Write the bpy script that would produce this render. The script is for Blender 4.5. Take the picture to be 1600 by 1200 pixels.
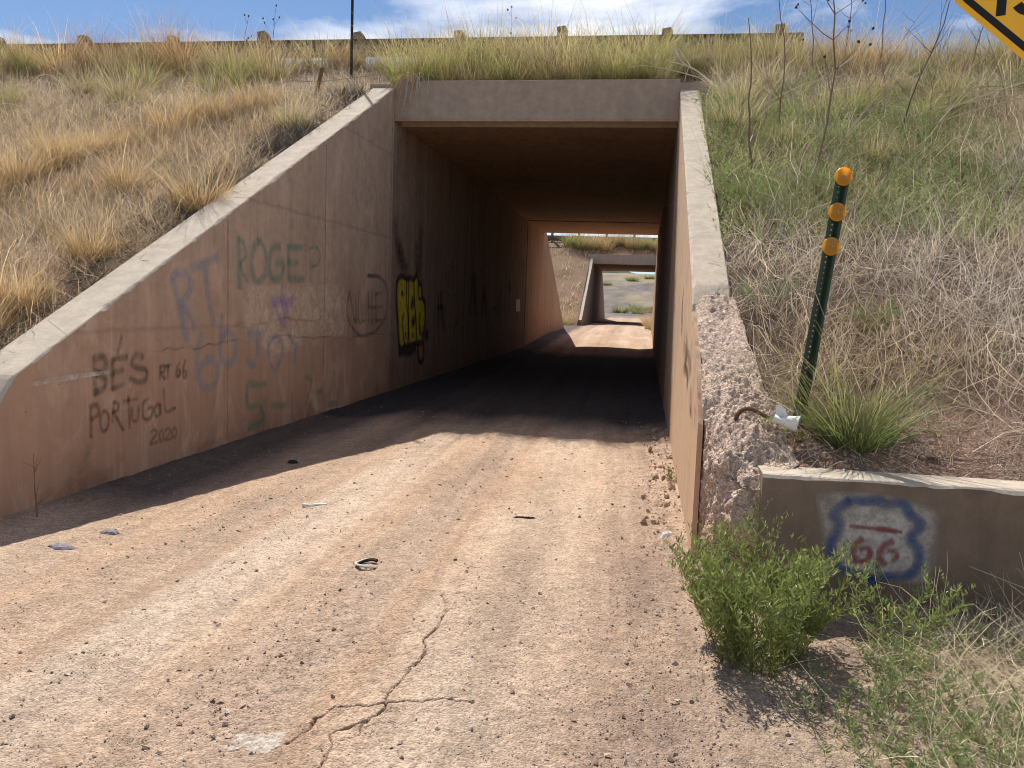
import bpy, math, random
import numpy as np
from mathutils import Matrix, Vector

# ------------------------------------------------------------------ camera, sky, sun, exposure
for o in list(bpy.data.objects):
    bpy.data.objects.remove(o)
scene = bpy.context.scene
COL = scene.collection
cam_d = bpy.data.cameras.new("camera")
cam = bpy.data.objects.new("camera", cam_d)
COL.objects.link(cam)
scene.camera = cam
cam_d.sensor_width = 36.0
cam_d.lens = 29.03
cam_d.clip_start = 0.05
cam_d.clip_end = 12000
YAW, PITCH, ROLL, EYE = 0.156, 0.0977, 0.0357, 1.5
fwd = Vector((-math.sin(YAW) * math.cos(PITCH), math.cos(YAW) * math.cos(PITCH), -math.sin(PITCH)))
rt = Vector((math.cos(YAW), math.sin(YAW), 0))
up = rt.cross(fwd)
rt2 = rt * math.cos(ROLL) + up * math.sin(ROLL)
up2 = up * math.cos(ROLL) - rt * math.sin(ROLL)
cam.matrix_world = Matrix(((rt2.x, up2.x, -fwd.x, 0), (rt2.y, up2.y, -fwd.y, 0), (rt2.z, up2.z, -fwd.z, EYE), (0, 0, 0, 1)))

SUN = Vector((-1.72, 3.19, 4.78)).normalized()          # towards the sun
world = bpy.data.worlds.new("World")
scene.world = world
world.use_nodes = True
nt = world.node_tree
nt.nodes.clear()
W = nt.nodes.new
out = W("ShaderNodeOutputWorld")
bg = W("ShaderNodeBackground")
bg.inputs["Strength"].default_value = 0.09
sky = W("ShaderNodeTexSky")
sky.sky_type = 'NISHITA'
sky.sun_disc = False
sky.sun_elevation = math.asin(SUN.z)
sky.sun_rotation = math.atan2(SUN.x, SUN.y)
sky.altitude = 1800
sky.air_density = 1.0
sky.dust_density = 0.25
sky.ozone_density = 3.5
tc = W("ShaderNodeTexCoord")
sep = W("ShaderNodeSeparateXYZ")
nt.links.new(tc.outputs["Generated"], sep.inputs[0])
den = W("ShaderNodeMath"); den.operation = 'MAXIMUM'; den.inputs[1].default_value = 0.0
nt.links.new(sep.outputs[2], den.inputs[0])
den2 = W("ShaderNodeMath"); den2.operation = 'ADD'; den2.inputs[1].default_value = 0.16
nt.links.new(den.outputs[0], den2.inputs[0])
dv = W("ShaderNodeVectorMath"); dv.operation = 'DIVIDE'
cb = W("ShaderNodeCombineXYZ")
for k in range(3):
    nt.links.new(den2.outputs[0], cb.inputs[k])
nt.links.new(tc.outputs["Generated"], dv.inputs[0]); nt.links.new(cb.outputs[0], dv.inputs[1])
mp = W("ShaderNodeMapping")
mp.inputs["Location"].default_value = (3.1, 1.35, 0.0)
mp.inputs["Scale"].default_value = (1.0, 1.25, 0.0)
nt.links.new(dv.outputs[0], mp.inputs[0])
nz = W("ShaderNodeTexNoise")
nz.inputs["Scale"].default_value = 1.15
nz.inputs["Detail"].default_value = 9
nz.inputs["Roughness"].default_value = 0.58
nz.inputs["Distortion"].default_value = 0.35
nt.links.new(mp.outputs[0], nz.inputs["Vector"])
rmp = W("ShaderNodeValToRGB")
rmp.color_ramp.elements[0].position = 0.49
rmp.color_ramp.elements[1].position = 0.68
nt.links.new(nz.outputs["Fac"], rmp.inputs[0])
mx = W("ShaderNodeMix"); mx.data_type = 'RGBA'
mx.inputs["B"].default_value = (11.0, 11.2, 11.6, 1)
nt.links.new(rmp.outputs[0], mx.inputs["Factor"])
nt.links.new(sky.outputs[0], mx.inputs["A"])
nt.links.new(mx.outputs["Result"], bg.inputs["Color"])
nt.links.new(bg.outputs[0], out.inputs[0])

sd = bpy.data.lights.new("sun", 'SUN')
sd.energy = 4.9
sd.angle = math.radians(0.53)
sd.color = (1.0, 0.95, 0.87)
sun = bpy.data.objects.new("sun", sd)
COL.objects.link(sun)
sun.rotation_euler = SUN.to_track_quat('Z', 'Y').to_euler()
sun.location = (-20, 30, 60)

scene.view_settings.view_transform = 'Standard'
scene.view_settings.look = 'None'
scene.view_settings.gamma = 1
scene.view_settings.exposure = 0.3
scene.view_settings.use_curve_mapping = False
scene.render.engine = 'CYCLES'
scene.cycles.max_bounces = 8
scene.cycles.diffuse_bounces = 3
scene.cycles.transparent_max_bounces = 24
scene.cycles.use_denoising = True
scene.cycles.use_guiding = True
scene.cycles.sample_clamp_indirect = 1.5
scene.cycles.filter_width = 1.0

# ------------------------------------------------------------------ helpers
RNG = np.random.default_rng(66)
XL, XR, YF, YB, ZC = -3.915, 0.337, 12.45, 31.4, 4.19     # first underpass: inner faces, ends, soffit


def _hash(ix, iy, iz, s):
    h = (ix.astype(np.uint64) * np.uint64(374761393) + iy.astype(np.uint64) * np.uint64(668265263)
         + iz.astype(np.uint64) * np.uint64(2147483647) + np.uint64(s * 974711 + 11)) & np.uint64(0xffffffff)
    h = ((h ^ (h >> np.uint64(13))) * np.uint64(1274126177)) & np.uint64(0xffffffff)
    h = ((h ^ (h >> np.uint64(16))) * np.uint64(2246822519)) & np.uint64(0xffffffff)
    return ((h ^ (h >> np.uint64(15))) & np.uint64(0xffff)).astype(np.float64) / 65535.0


def vnoise(x, y, z=0.0, s=0):
    x, y, z = np.broadcast_arrays(np.asarray(x, float), np.asarray(y, float), np.asarray(z, float))
    x = x + 5000.0; y = y + 5000.0; z = z + 5000.0
    ix, iy, iz = np.floor(x), np.floor(y), np.floor(z)
    fx, fy, fz = x - ix, y - iy, z - iz
    fx, fy, fz = (f * f * (3 - 2 * f) for f in (fx, fy, fz))
    r = 0
    for a in (0, 1):
        for b in (0, 1):
            for c in (0, 1):
                w = (fx if a else 1 - fx) * (fy if b else 1 - fy) * (fz if c else 1 - fz)
                r = r + w * _hash(ix + a, iy + b, iz + c, s)
    return r


def vnoise2(x, y, s=0):
    x, y = np.broadcast_arrays(np.asarray(x, float), np.asarray(y, float))
    x = x + 5000.0; y = y + 5000.0
    ix, iy = np.floor(x), np.floor(y)
    fx, fy = x - ix, y - iy
    fx, fy = fx * fx * (3 - 2 * fx), fy * fy * (3 - 2 * fy)
    z0 = np.zeros_like(ix)
    return ((1 - fx) * (1 - fy) * _hash(ix, iy, z0, s) + fx * (1 - fy) * _hash(ix + 1, iy, z0, s)
            + (1 - fx) * fy * _hash(ix, iy + 1, z0, s) + fx * fy * _hash(ix + 1, iy + 1, z0, s))


def fbm2(x, y, octs=4, s=0, g=0.5):
    r, a, t = 0, 1.0, 0
    for k in range(octs):
        r = r + a * vnoise2(x * 2 ** k + 17.3 * k, y * 2 ** k - 9.1 * k, s + k); t += a; a *= g
    return r / t - 0.5


def fbm3(x, y, z, octs=4, s=0, g=0.5):
    r, a, t = 0, 1.0, 0
    for k in range(octs):
        r = r + a * vnoise(x * 2 ** k, y * 2 ** k, z * 2 ** k, s + k); t += a; a *= g
    return r / t - 0.5


def sstep(a, b, x):
    t = np.clip((x - a) / (b - a), 0, 1)
    return t * t * (3 - 2 * t)


def mk(name, V, F, mat, parent=None, col=None, alp=None, smooth=False, origin=None, link=True):
    """one mesh object; F is an (n,k) array or a list of such arrays"""
    V = np.asarray(V, np.float32)
    if origin is not None:
        V = V - np.asarray(origin, np.float32)
    Fs = [np.asarray(f, np.int32) for f in (F if isinstance(F, list) else [F]) if len(f)]
    me = bpy.data.meshes.new(name)
    me.vertices.add(len(V)); me.vertices.foreach_set("co", V.ravel())
    lv = np.concatenate([f.ravel() for f in Fs])
    cnt = np.concatenate([np.full(len(f), f.shape[1], np.int32) for f in Fs])
    me.loops.add(len(lv)); me.loops.foreach_set("vertex_index", lv)
    me.polygons.add(len(cnt))
    me.polygons.foreach_set("loop_start", np.concatenate([[0], np.cumsum(cnt)[:-1]]).astype(np.int32))
    me.polygons.foreach_set("use_smooth", np.full(len(cnt), bool(smooth)))
    me.update(calc_edges=True)
    if col is not None:
        col = np.asarray(col, np.float32)
        if col.ndim == 1:
            col = np.tile(col, (len(V), 1))
        c4 = np.ones((len(V), 4), np.float32); c4[:, :3] = col[:, :3]
        me.attributes.new("Col", 'FLOAT_COLOR', 'POINT').data.foreach_set("color", c4.ravel())
    if alp is not None:
        me.attributes.new("alp", 'FLOAT', 'POINT').data.foreach_set("value", np.asarray(alp, np.float32))
    if mat is not None:
        me.materials.append(mat)
    o = bpy.data.objects.new(name, me)
    if origin is not None:
        o.location = origin
    if parent is not None:
        o.parent = parent
        if origin is not None:
            o.location = Vector(origin) - parent.location
    if link:
        COL.objects.link(o)
    return o


def tag(o, label=None, cat=None, group=None, kind=None):
    if label: o["label"] = label
    if cat: o["category"] = cat
    if group: o["group"] = group
    if kind: o["kind"] = kind
    return o


def empty(name, loc=(0, 0, 0)):
    o = bpy.data.objects.new(name, None)
    o.location = loc
    o.empty_display_size = 0.1
    COL.objects.link(o)
    return o


def copy_tree(o, parent=None):
    c = o.copy(); COL.objects.link(c)
    if parent is not None:
        c.parent = parent
    for ch in [x for x in o.children]:
        copy_tree(ch, c)
    return c


def grid(us, vs):
    n, m = len(us), len(vs)
    i, j = np.meshgrid(np.arange(n - 1), np.arange(m - 1), indexing='ij')
    a = (i * m + j).ravel()
    return np.stack([a, a + m, a + m + 1, a + 1], 1)


def box(x0, x1, y0, y1, z0, z1):
    V = np.array([[x, y, z] for x in (x0, x1) for y in (y0, y1) for z in (z0, z1)], float)
    F = np.array([[0, 1, 3, 2], [4, 6, 7, 5], [0, 4, 5, 1], [2, 3, 7, 6], [0, 2, 6, 4], [1, 5, 7, 3]])
    return V, F


def join(parts):
    Vs, Fs, n = [], {}, 0
    for V, F in parts:
        Vs.append(np.asarray(V, float))
        for f in (F if isinstance(F, list) else [F]):
            f = np.asarray(f)
            if len(f):
                Fs.setdefault(f.shape[1], []).append(f + n)
        n += len(V)
    return np.concatenate(Vs), [np.concatenate(v) for v in Fs.values()]


def tube(P, r, k=6, caps=True):
    P = np.asarray(P, float); n = len(P)
    r = np.broadcast_to(np.asarray(r, float), (n,))
    T = np.gradient(P, axis=0); T /= np.linalg.norm(T, axis=1)[:, None] + 1e-12
    ref = np.array([0.31, 0.17, 0.93]) if abs(T[:, 2]).mean() < 0.8 else np.array([0.93, 0.2, 0.1])
    A = np.cross(T, ref); A /= np.linalg.norm(A, axis=1)[:, None] + 1e-12
    B = np.cross(T, A)
    t = np.arange(k) * 2 * np.pi / k
    V = P[:, None, :] + r[:, None, None] * (np.cos(t)[None, :, None] * A[:, None, :] + np.sin(t)[None, :, None] * B[:, None, :])
    V = V.reshape(-1, 3)
    i, j = np.meshgrid(np.arange(n - 1), np.arange(k), indexing='ij')
    F = np.stack([i * k + j, i * k + (j + 1) % k, (i + 1) * k + (j + 1) % k, (i + 1) * k + j], -1).reshape(-1, 4)
    Fl = [F]
    if caps:
        c0 = np.array([[j, (j + 1) % k, n * k] for j in range(k)])
        c1 = np.array([[(n - 1) * k + (j + 1) % k, (n - 1) * k + j, n * k + 1] for j in range(k)])
        V = np.concatenate([V, P[:1], P[-1:]])
        Fl.append(np.concatenate([c0, c1]))
    return V, Fl


# ------------------------------------------------------------------ materials
def new_mat(name):
    m = bpy.data.materials.new(name); m.use_nodes = True
    n = m.node_tree; n.nodes.clear()
    return m, n, n.nodes.new, n.links.new


def _pr(N, L, o, rough=0.9, spec=0.2):
    b = N("ShaderNodeBsdfPrincipled")
    b.inputs["Roughness"].default_value = rough
    b.inputs["Specular IOR Level"].default_value = spec
    L(b.outputs[0], o.inputs[0])
    return b


def plain(name, c, rough=0.7, metal=0.0, var=0.15, scale=18.0, bump=0.1, spec=0.3):
    m, n, N, L = new_mat(name)
    o = N("ShaderNodeOutputMaterial"); b = _pr(N, L, o, rough, spec)
    b.inputs["Metallic"].default_value = metal
    t = N("ShaderNodeTexCoord")
    z = N("ShaderNodeTexNoise"); z.inputs["Scale"].default_value = scale; z.inputs["Detail"].default_value = 5
    L(t.outputs["Object"], z.inputs["Vector"])
    r = N("ShaderNodeMapRange"); r.inputs["To Min"].default_value = 1 - var * 2; r.inputs["To Max"].default_value = 1 + var * 2
    L(z.outputs["Fac"], r.inputs["Value"])
    v = N("ShaderNodeVectorMath"); v.operation = 'SCALE'; v.inputs[0].default_value = c
    L(r.outputs[0], v.inputs["Scale"]); L(v.outputs[0], b.inputs["Base Color"])
    if bump:
        bp = N("ShaderNodeBump"); bp.inputs["Strength"].default_value = bump; bp.inputs["Distance"].default_value = 0.004
        L(z.outputs["Fac"], bp.inputs["Height"]); L(bp.outputs[0], b.inputs["Normal"])
    return m


def veg_mat(name, transl=0.35):
    m, n, N, L = new_mat(name)
    o = N("ShaderNodeOutputMaterial")
    a = N("ShaderNodeAttribute"); a.attribute_name = "Col"
    oi = N("ShaderNodeObjectInfo")
    hs = N("ShaderNodeHueSaturation")
    mr = N("ShaderNodeMapRange"); mr.inputs["To Min"].default_value = 0.85; mr.inputs["To Max"].default_value = 1.15
    L(oi.outputs["Random"], mr.inputs["Value"]); L(mr.outputs[0], hs.inputs["Value"])
    L(a.outputs["Color"], hs.inputs["Color"])
    d = N("ShaderNodeBsdfDiffuse"); t = N("ShaderNodeBsdfTranslucent")
    L(hs.outputs[0], d.inputs[0]); L(hs.outputs[0], t.inputs[0])
    g = N("ShaderNodeBsdfGlossy"); g.inputs["Roughness"].default_value = 0.45; g.inputs["Color"].default_value = (0.9, 0.9, 0.9, 1)
    mx = N("ShaderNodeMixShader"); mx.inputs[0].default_value = transl
    L(d.outputs[0], mx.inputs[1]); L(t.outputs[0], mx.inputs[2])
    m2 = N("ShaderNodeMixShader"); m2.inputs[0].default_value = 0.04
    L(mx.outputs[0], m2.inputs[1]); L(g.outputs[0], m2.inputs[2])
    L(m2.outputs[0], o.inputs[0])
    return m


def veg_flat(name, c, transl):
    """moulded translucent plastic"""
    m, n, N, L = new_mat(name)
    o = N("ShaderNodeOutputMaterial"); d = N("ShaderNodeBsdfDiffuse"); t = N("ShaderNodeBsdfTranslucent"); g = N("ShaderNodeBsdfGlossy")
    g.inputs["Roughness"].default_value = 0.3
    d.inputs[0].default_value = (*c, 1); t.inputs[0].default_value = (*c, 1)
    a = N("ShaderNodeMixShader"); a.inputs[0].default_value = transl; L(d.outputs[0], a.inputs[1]); L(t.outputs[0], a.inputs[2])
    b = N("ShaderNodeMixShader"); b.inputs[0].default_value = 0.06; L(a.outputs[0], b.inputs[1]); L(g.outputs[0], b.inputs[2])
    L(b.outputs[0], o.inputs[0])
    return m


def soil_mat(name, grain=1.0):
    m, n, N, L = new_mat(name)
    o = N("ShaderNodeOutputMaterial"); b = _pr(N, L, o, 0.95, 0.12)
    a = N("ShaderNodeAttribute"); a.attribute_name = "Col"
    t = N("ShaderNodeTexCoord")
    z1 = N("ShaderNodeTexNoise"); z1.inputs["Scale"].default_value = 46; z1.inputs["Detail"].default_value = 8; z1.inputs["Roughness"].default_value = 0.72
    z2 = N("ShaderNodeTexVoronoi"); z2.inputs["Scale"].default_value = 110; z2.feature = 'F1'
    for z in (z1, z2):
        L(t.outputs["Object"], z.inputs["Vector"])
    r = N("ShaderNodeMapRange"); r.inputs["From Min"].default_value = 0.25; r.inputs["From Max"].default_value = 0.75
    r.inputs["To Min"].default_value = 1 - 0.33 * grain; r.inputs["To Max"].default_value = 1 + 0.33 * grain
    L(z1.outputs["Fac"], r.inputs["Value"])
    sp = N("ShaderNodeSeparateColor"); L(z2.outputs["Color"], sp.inputs[0])
    r2 = N("ShaderNodeMapRange"); r2.inputs["To Min"].default_value = 1 - 0.28 * grain; r2.inputs["To Max"].default_value = 1 + 0.2 * grain
    L(sp.outputs[0], r2.inputs["Value"])
    mm = N("ShaderNodeMath"); mm.operation = 'MULTIPLY'; L(r.outputs[0], mm.inputs[0]); L(r2.outputs[0], mm.inputs[1])
    v = N("ShaderNodeVectorMath"); v.operation = 'SCALE'
    L(a.outputs["Color"], v.inputs[0]); L(mm.outputs[0], v.inputs["Scale"]); L(v.outputs[0], b.inputs["Base Color"])
    ad = N("ShaderNodeMath"); ad.operation = 'MULTIPLY_ADD'; ad.inputs[1].default_value = -0.4
    L(z2.outputs["Distance"], ad.inputs[0]); L(z1.outputs["Fac"], ad.inputs[2])
    bp = N("ShaderNodeBump"); bp.inputs["Strength"].default_value = 0.85 * grain; bp.inputs["Distance"].default_value = 0.016
    L(ad.outputs[0], bp.inputs["Height"]); L(bp.outputs[0], b.inputs["Normal"])
    return m


def concrete(name, base, dirt=(0.27, 0.125, 0.065), dirt_h=2.2, dirt_amt=0.8, streak=0.5, dark=(0.08, 0.065, 0.055), dark_amt=0.35, rough_bump=0.25, pits=True, wash=0.0):
    m, n, N, L = new_mat(name)
    o = N("ShaderNodeOutputMaterial"); b = _pr(N, L, o, 0.92, 0.15)
    t = N("ShaderNodeTexCoord")

    def noise(scale, detail, vec=None, rough=0.6, dist=0.0):
        z = N("ShaderNodeTexNoise"); z.inputs["Scale"].default_value = scale; z.inputs["Detail"].default_value = detail
        z.inputs["Roughness"].default_value = rough; z.inputs["Distortion"].default_value = dist
        L(vec if vec is not None else t.outputs["Object"], z.inputs["Vector"]); return z

    def mrange(src, a, bb, c, d):
        r = N("ShaderNodeMapRange"); r.inputs["From Min"].default_value = a; r.inputs["From Max"].default_value = bb
        r.inputs["To Min"].default_value = c; r.inputs["To Max"].default_value = d; L(src, r.inputs["Value"]); return r.outputs[0]

    def mix(f, a, bb, mode='MIX'):
        x = N("ShaderNodeMix"); x.data_type = 'RGBA'; x.blend_type = mode
        L(f, x.inputs["Factor"])
        for s, v in (("A", a), ("B", bb)):
            if isinstance(v, tuple):
                x.inputs[s].default_value = (*v, 1)
            else:
                L(v, x.inputs[s])
        return x.outputs["Result"]

    big = noise(0.9, 6, rough=0.65, dist=0.4)
    mp_ = N("ShaderNodeMapping"); mp_.inputs["Scale"].default_value = (5.0, 5.0, 0.22); L(t.outputs["Object"], mp_.inputs[0])
    stk = noise(1.6, 5, mp_.outputs[0], 0.65)
    med = noise(7.0, 7, rough=0.7)
    fine = noise(70.0, 6, rough=0.75)
    c = mix(mrange(med.outputs["Fac"], 0.3, 0.7, 0, 1), tuple(v * 0.82 for v in base), tuple(min(1, v * 1.16) for v in base))
    sx = N("ShaderNodeSeparateXYZ"); L(t.outputs["Object"], sx.inputs[0])
    # reddish dust splashed up from the road: stronger low on the wall, with a ragged upper limit
    zz = N("ShaderNodeMath"); zz.operation = 'MULTIPLY_ADD'; zz.inputs[1].default_value = -1.9
    L(big.outputs["Fac"], zz.inputs[0]); L(sx.outputs[2], zz.inputs[2])
    c = mix(mrange(zz.outputs[0], dirt_h - 1.4, -1.0, 0.05, dirt_amt), c, dirt)
    if wash:
        # chalky runs and scrubbed-off pale areas
        mw = N("ShaderNodeMapping"); mw.inputs["Scale"].default_value = (1.3, 1.3, 0.75); L(t.outputs["Object"], mw.inputs[0])
        wn = noise(1.7, 8, mw.outputs[0], 0.7, 0.8)
        c = mix(mrange(wn.outputs["Fac"], 0.50, 0.68, 0.0, wash), c, tuple(min(1, v * 1.35) for v in base))
        mv = N("ShaderNodeMapping"); mv.inputs["Scale"].default_value = (9.0, 9.0, 0.35); mv.inputs["Location"].default_value = (3, 7, 1); L(t.outputs["Object"], mv.inputs[0])
        wv = noise(1.4, 4, mv.outputs[0], 0.6)
        c = mix(mrange(wv.outputs["Fac"], 0.60, 0.75, 0.0, wash * 0.7), c, tuple(min(1, v * 1.3) for v in base))
        # horizontal pour joints: thin darker bands at the lift heights
        wz = N("ShaderNodeMath"); wz.operation = 'PINGPONG'; wz.inputs[1].default_value = 0.62
        zo = N("ShaderNodeMath"); zo.operation = 'MULTIPLY_ADD'; zo.inputs[1].default_value = 0.10; L(med.outputs["Fac"], zo.inputs[0]); L(sx.outputs[2], zo.inputs[2])
        L(zo.outputs[0], wz.inputs[0])
        c = mix(mrange(wz.outputs[0], 0.0, 0.03, 0.30, 0.0), c, dark)
        # splash line of damp earth at the foot
        c = mix(mrange(zz.outputs[0], -0.75, -1.05, 0.0, 0.55), c, (0.16, 0.085, 0.05))
    # rain streaks and soot
    c = mix(mrange(stk.outputs["Fac"], 0.46, 0.72, 0.0, streak), c, dark)
    c = mix(mrange(big.outputs["Fac"], 0.52, 0.75, 0.0, dark_amt), c, tuple(v * 0.45 for v in base))
    c = mix(mrange(fine.outputs["Fac"], 0.35, 0.7, 0.16, 0.0), c, dark)
    if pits:
        vo = N("ShaderNodeTexVoronoi"); vo.inputs["Scale"].default_value = 5.5; L(t.outputs["Object"], vo.inputs["Vector"])
        c = mix(mrange(vo.outputs["Distance"], 0.02, 0.055, 0.6, 0.0), c, (0.05, 0.04, 0.035))
    L(c, b.inputs["Base Color"])
    ad = N("ShaderNodeMath"); ad.operation = 'MULTIPLY_ADD'; ad.inputs[1].default_value = 0.5
    L(fine.outputs["Fac"], ad.inputs[0]); L(med.outputs["Fac"], ad.inputs[2])
    bp = N("ShaderNodeBump"); bp.inputs["Strength"].default_value = rough_bump; bp.inputs["Distance"].default_value = 0.01
    L(ad.outputs[0], bp.inputs["Height"]); L(bp.outputs[0], b.inputs["Normal"])
    return m


def paint_mat(name, lo=0.30, hi=0.62, scale=9.0, amount=0.9):
    """sprayed or brushed coat: colour from Col, soft edge from alp, worn away by noise"""
    m, n, N, L = new_mat(name)
    o = N("ShaderNodeOutputMaterial")
    a = N("ShaderNodeAttribute"); a.attribute_name = "Col"
    e = N("ShaderNodeAttribute"); e.attribute_name = "alp"
    t = N("ShaderNodeTexCoord")
    z = N("ShaderNodeTexNoise"); z.inputs["Scale"].default_value = scale; z.inputs["Detail"].default_value = 8; z.inputs["Roughness"].default_value = 0.75
    L(t.outputs["Object"], z.inputs["Vector"])
    r = N("ShaderNodeMapRange"); r.inputs["From Min"].default_value = lo; r.inputs["From Max"].default_value = hi
    r.inputs["To Min"].default_value = 0.15
    L(z.outputs["Fac"], r.inputs["Value"])
    mu = N("ShaderNodeMath"); mu.operation = 'MULTIPLY'; L(r.outputs[0], mu.inputs[0]); L(e.outputs["Fac"], mu.inputs[1])
    m3 = N("ShaderNodeMath"); m3.operation = 'MULTIPLY'; m3.inputs[1].default_value = amount; L(mu.outputs[0], m3.inputs[0])
    d = N("ShaderNodeBsdfDiffuse"); L(a.outputs["Color"], d.inputs[0])
    tr = N("ShaderNodeBsdfTransparent")
    mx = N("ShaderNodeMixShader"); L(m3.outputs[0], mx.inputs[0]); L(tr.outputs[0], mx.inputs[1]); L(d.outputs[0], mx.inputs[2])
    L(mx.outputs[0], o.inputs[0])
    return m


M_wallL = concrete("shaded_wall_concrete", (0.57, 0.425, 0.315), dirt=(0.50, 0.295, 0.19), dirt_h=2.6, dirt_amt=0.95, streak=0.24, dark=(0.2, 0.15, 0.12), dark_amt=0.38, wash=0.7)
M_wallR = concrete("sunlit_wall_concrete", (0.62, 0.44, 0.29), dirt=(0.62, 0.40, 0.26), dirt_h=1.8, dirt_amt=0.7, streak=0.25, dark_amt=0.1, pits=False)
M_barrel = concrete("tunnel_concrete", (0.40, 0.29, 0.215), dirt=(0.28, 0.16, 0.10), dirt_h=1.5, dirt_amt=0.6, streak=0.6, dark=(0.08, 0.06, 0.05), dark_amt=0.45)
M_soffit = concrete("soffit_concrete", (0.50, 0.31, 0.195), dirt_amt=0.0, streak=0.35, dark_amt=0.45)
M_head = concrete("headwall_concrete", (0.42, 0.34, 0.27), dirt_amt=0.0, streak=0.2, dark=(0.15, 0.13, 0.12), dark_amt=0.45)
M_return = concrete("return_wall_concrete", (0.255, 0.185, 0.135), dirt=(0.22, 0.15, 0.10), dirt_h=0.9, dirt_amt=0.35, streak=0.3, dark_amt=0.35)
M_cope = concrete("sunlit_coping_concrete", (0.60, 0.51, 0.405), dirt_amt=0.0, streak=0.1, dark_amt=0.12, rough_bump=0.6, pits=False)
M_broken0 = concrete("broken_aggregate_concrete", (0.56, 0.445, 0.345), dirt=(0.46, 0.30, 0.21), dirt_h=0.9, dirt_amt=0.5, streak=0.0, dark_amt=0.25, rough_bump=1.0, pits=False)
M_broken = soil_mat("broken_aggregate", 1.25)
M_soil = soil_mat("dusty_road_soil")
M_bank = soil_mat("bank_soil", 1.2)
M_grass = veg_mat("grass_blades", 0.5)
M_leaf = veg_mat("green_leaves", 0.42)
M_twig = veg_mat("dead_twigs", 0.36)
M_stone = soil_mat("gravel_stone", 0.6)
M_spray = paint_mat("sprayed_paint", 0.32, 0.70, 11.0, 0.66)
M_throw = paint_mat("bubble_letter_paint", 0.2, 0.5, 9.0, 0.95)
M_shield = paint_mat("shield_paint", 0.28, 0.58, 18.0, 0.86)
M_coat = paint_mat("brushed_coat", 0.36, 0.60, 7.0, 0.8)
M_crack = paint_mat("crack_shadow", 0.35, 0.6, 14.0, 0.42)
M_wood = plain("grey_post_wood", (0.22, 0.18, 0.13), 0.9, var=0.25, scale=25)
M_rail = plain("galvanised_rail", (0.17, 0.15, 0.13), 0.6, 0.6, 0.12)
M_green_post = plain("green_painted_steel", (0.018, 0.05, 0.026), 0.45, 0.0, 0.2, 40, 0.05, 0.5)
M_orange = veg_flat("amber_reflector", (1.0, 0.60, 0.03), 0.8)
M_bolt = plain("zinc_bolt", (0.35, 0.3, 0.25), 0.4, 0.8, 0.1)
M_yellow = plain("yellow_sign_sheet", (0.95, 0.52, 0.02), 0.4, 0, 0.02, 5, 0.0, 0.4)
M_black = plain("black_sign_print", (0.012, 0.012, 0.014), 0.5, 0, 0.05, 10, 0.0)
M_steel = plain("sign_post_steel", (0.3, 0.3, 0.3), 0.5, 0.8, 0.1)
M_dark_post = plain("dark_steel_post", (0.03, 0.035, 0.035), 0.6, 0.2, 0.2, 30)
M_rust = plain("rusty_iron", (0.12, 0.065, 0.035), 0.8, 0.2, 0.3, 40, 0.3)
M_paper = plain("white_paper", (0.80, 0.80, 0.78), 0.7, 0, 0.04, 40, 0.1)
M_bone = plain("bleached_white_scrap", (0.78, 0.74, 0.64), 0.8, 0, 0.1, 30)
M_oldpaint = plain("old_road_paint", (0.62, 0.55, 0.48), 0.9, 0, 0.25, 60)
M_flake = paint_mat("flaking_road_paint", 0.40, 0.62, 55.0, 0.85)
M_oldpaint = plain("old_road_paint", (0.62, 0.55, 0.48), 0.9, 0, 0.25, 60)
M_rubber = plain("torn_black_rubber", (0.02, 0.02, 0.022), 0.7, 0, 0.2, 40)
M_cloth = plain("flattened_grey_scrap", (0.24, 0.21, 0.22), 0.9, 0, 0.2, 60)
M_asphalt = plain("asphalt", (0.05, 0.05, 0.052), 0.9, 0, 0.2, 40)
M_stake = plain("weathered_stake", (0.20, 0.12, 0.06), 0.9, 0, 0.3, 30)
M_hill = plain("wooded_hill", (0.07, 0.085, 0.075), 1.0, 0, 0.4, 0.03, 0.0)

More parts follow.
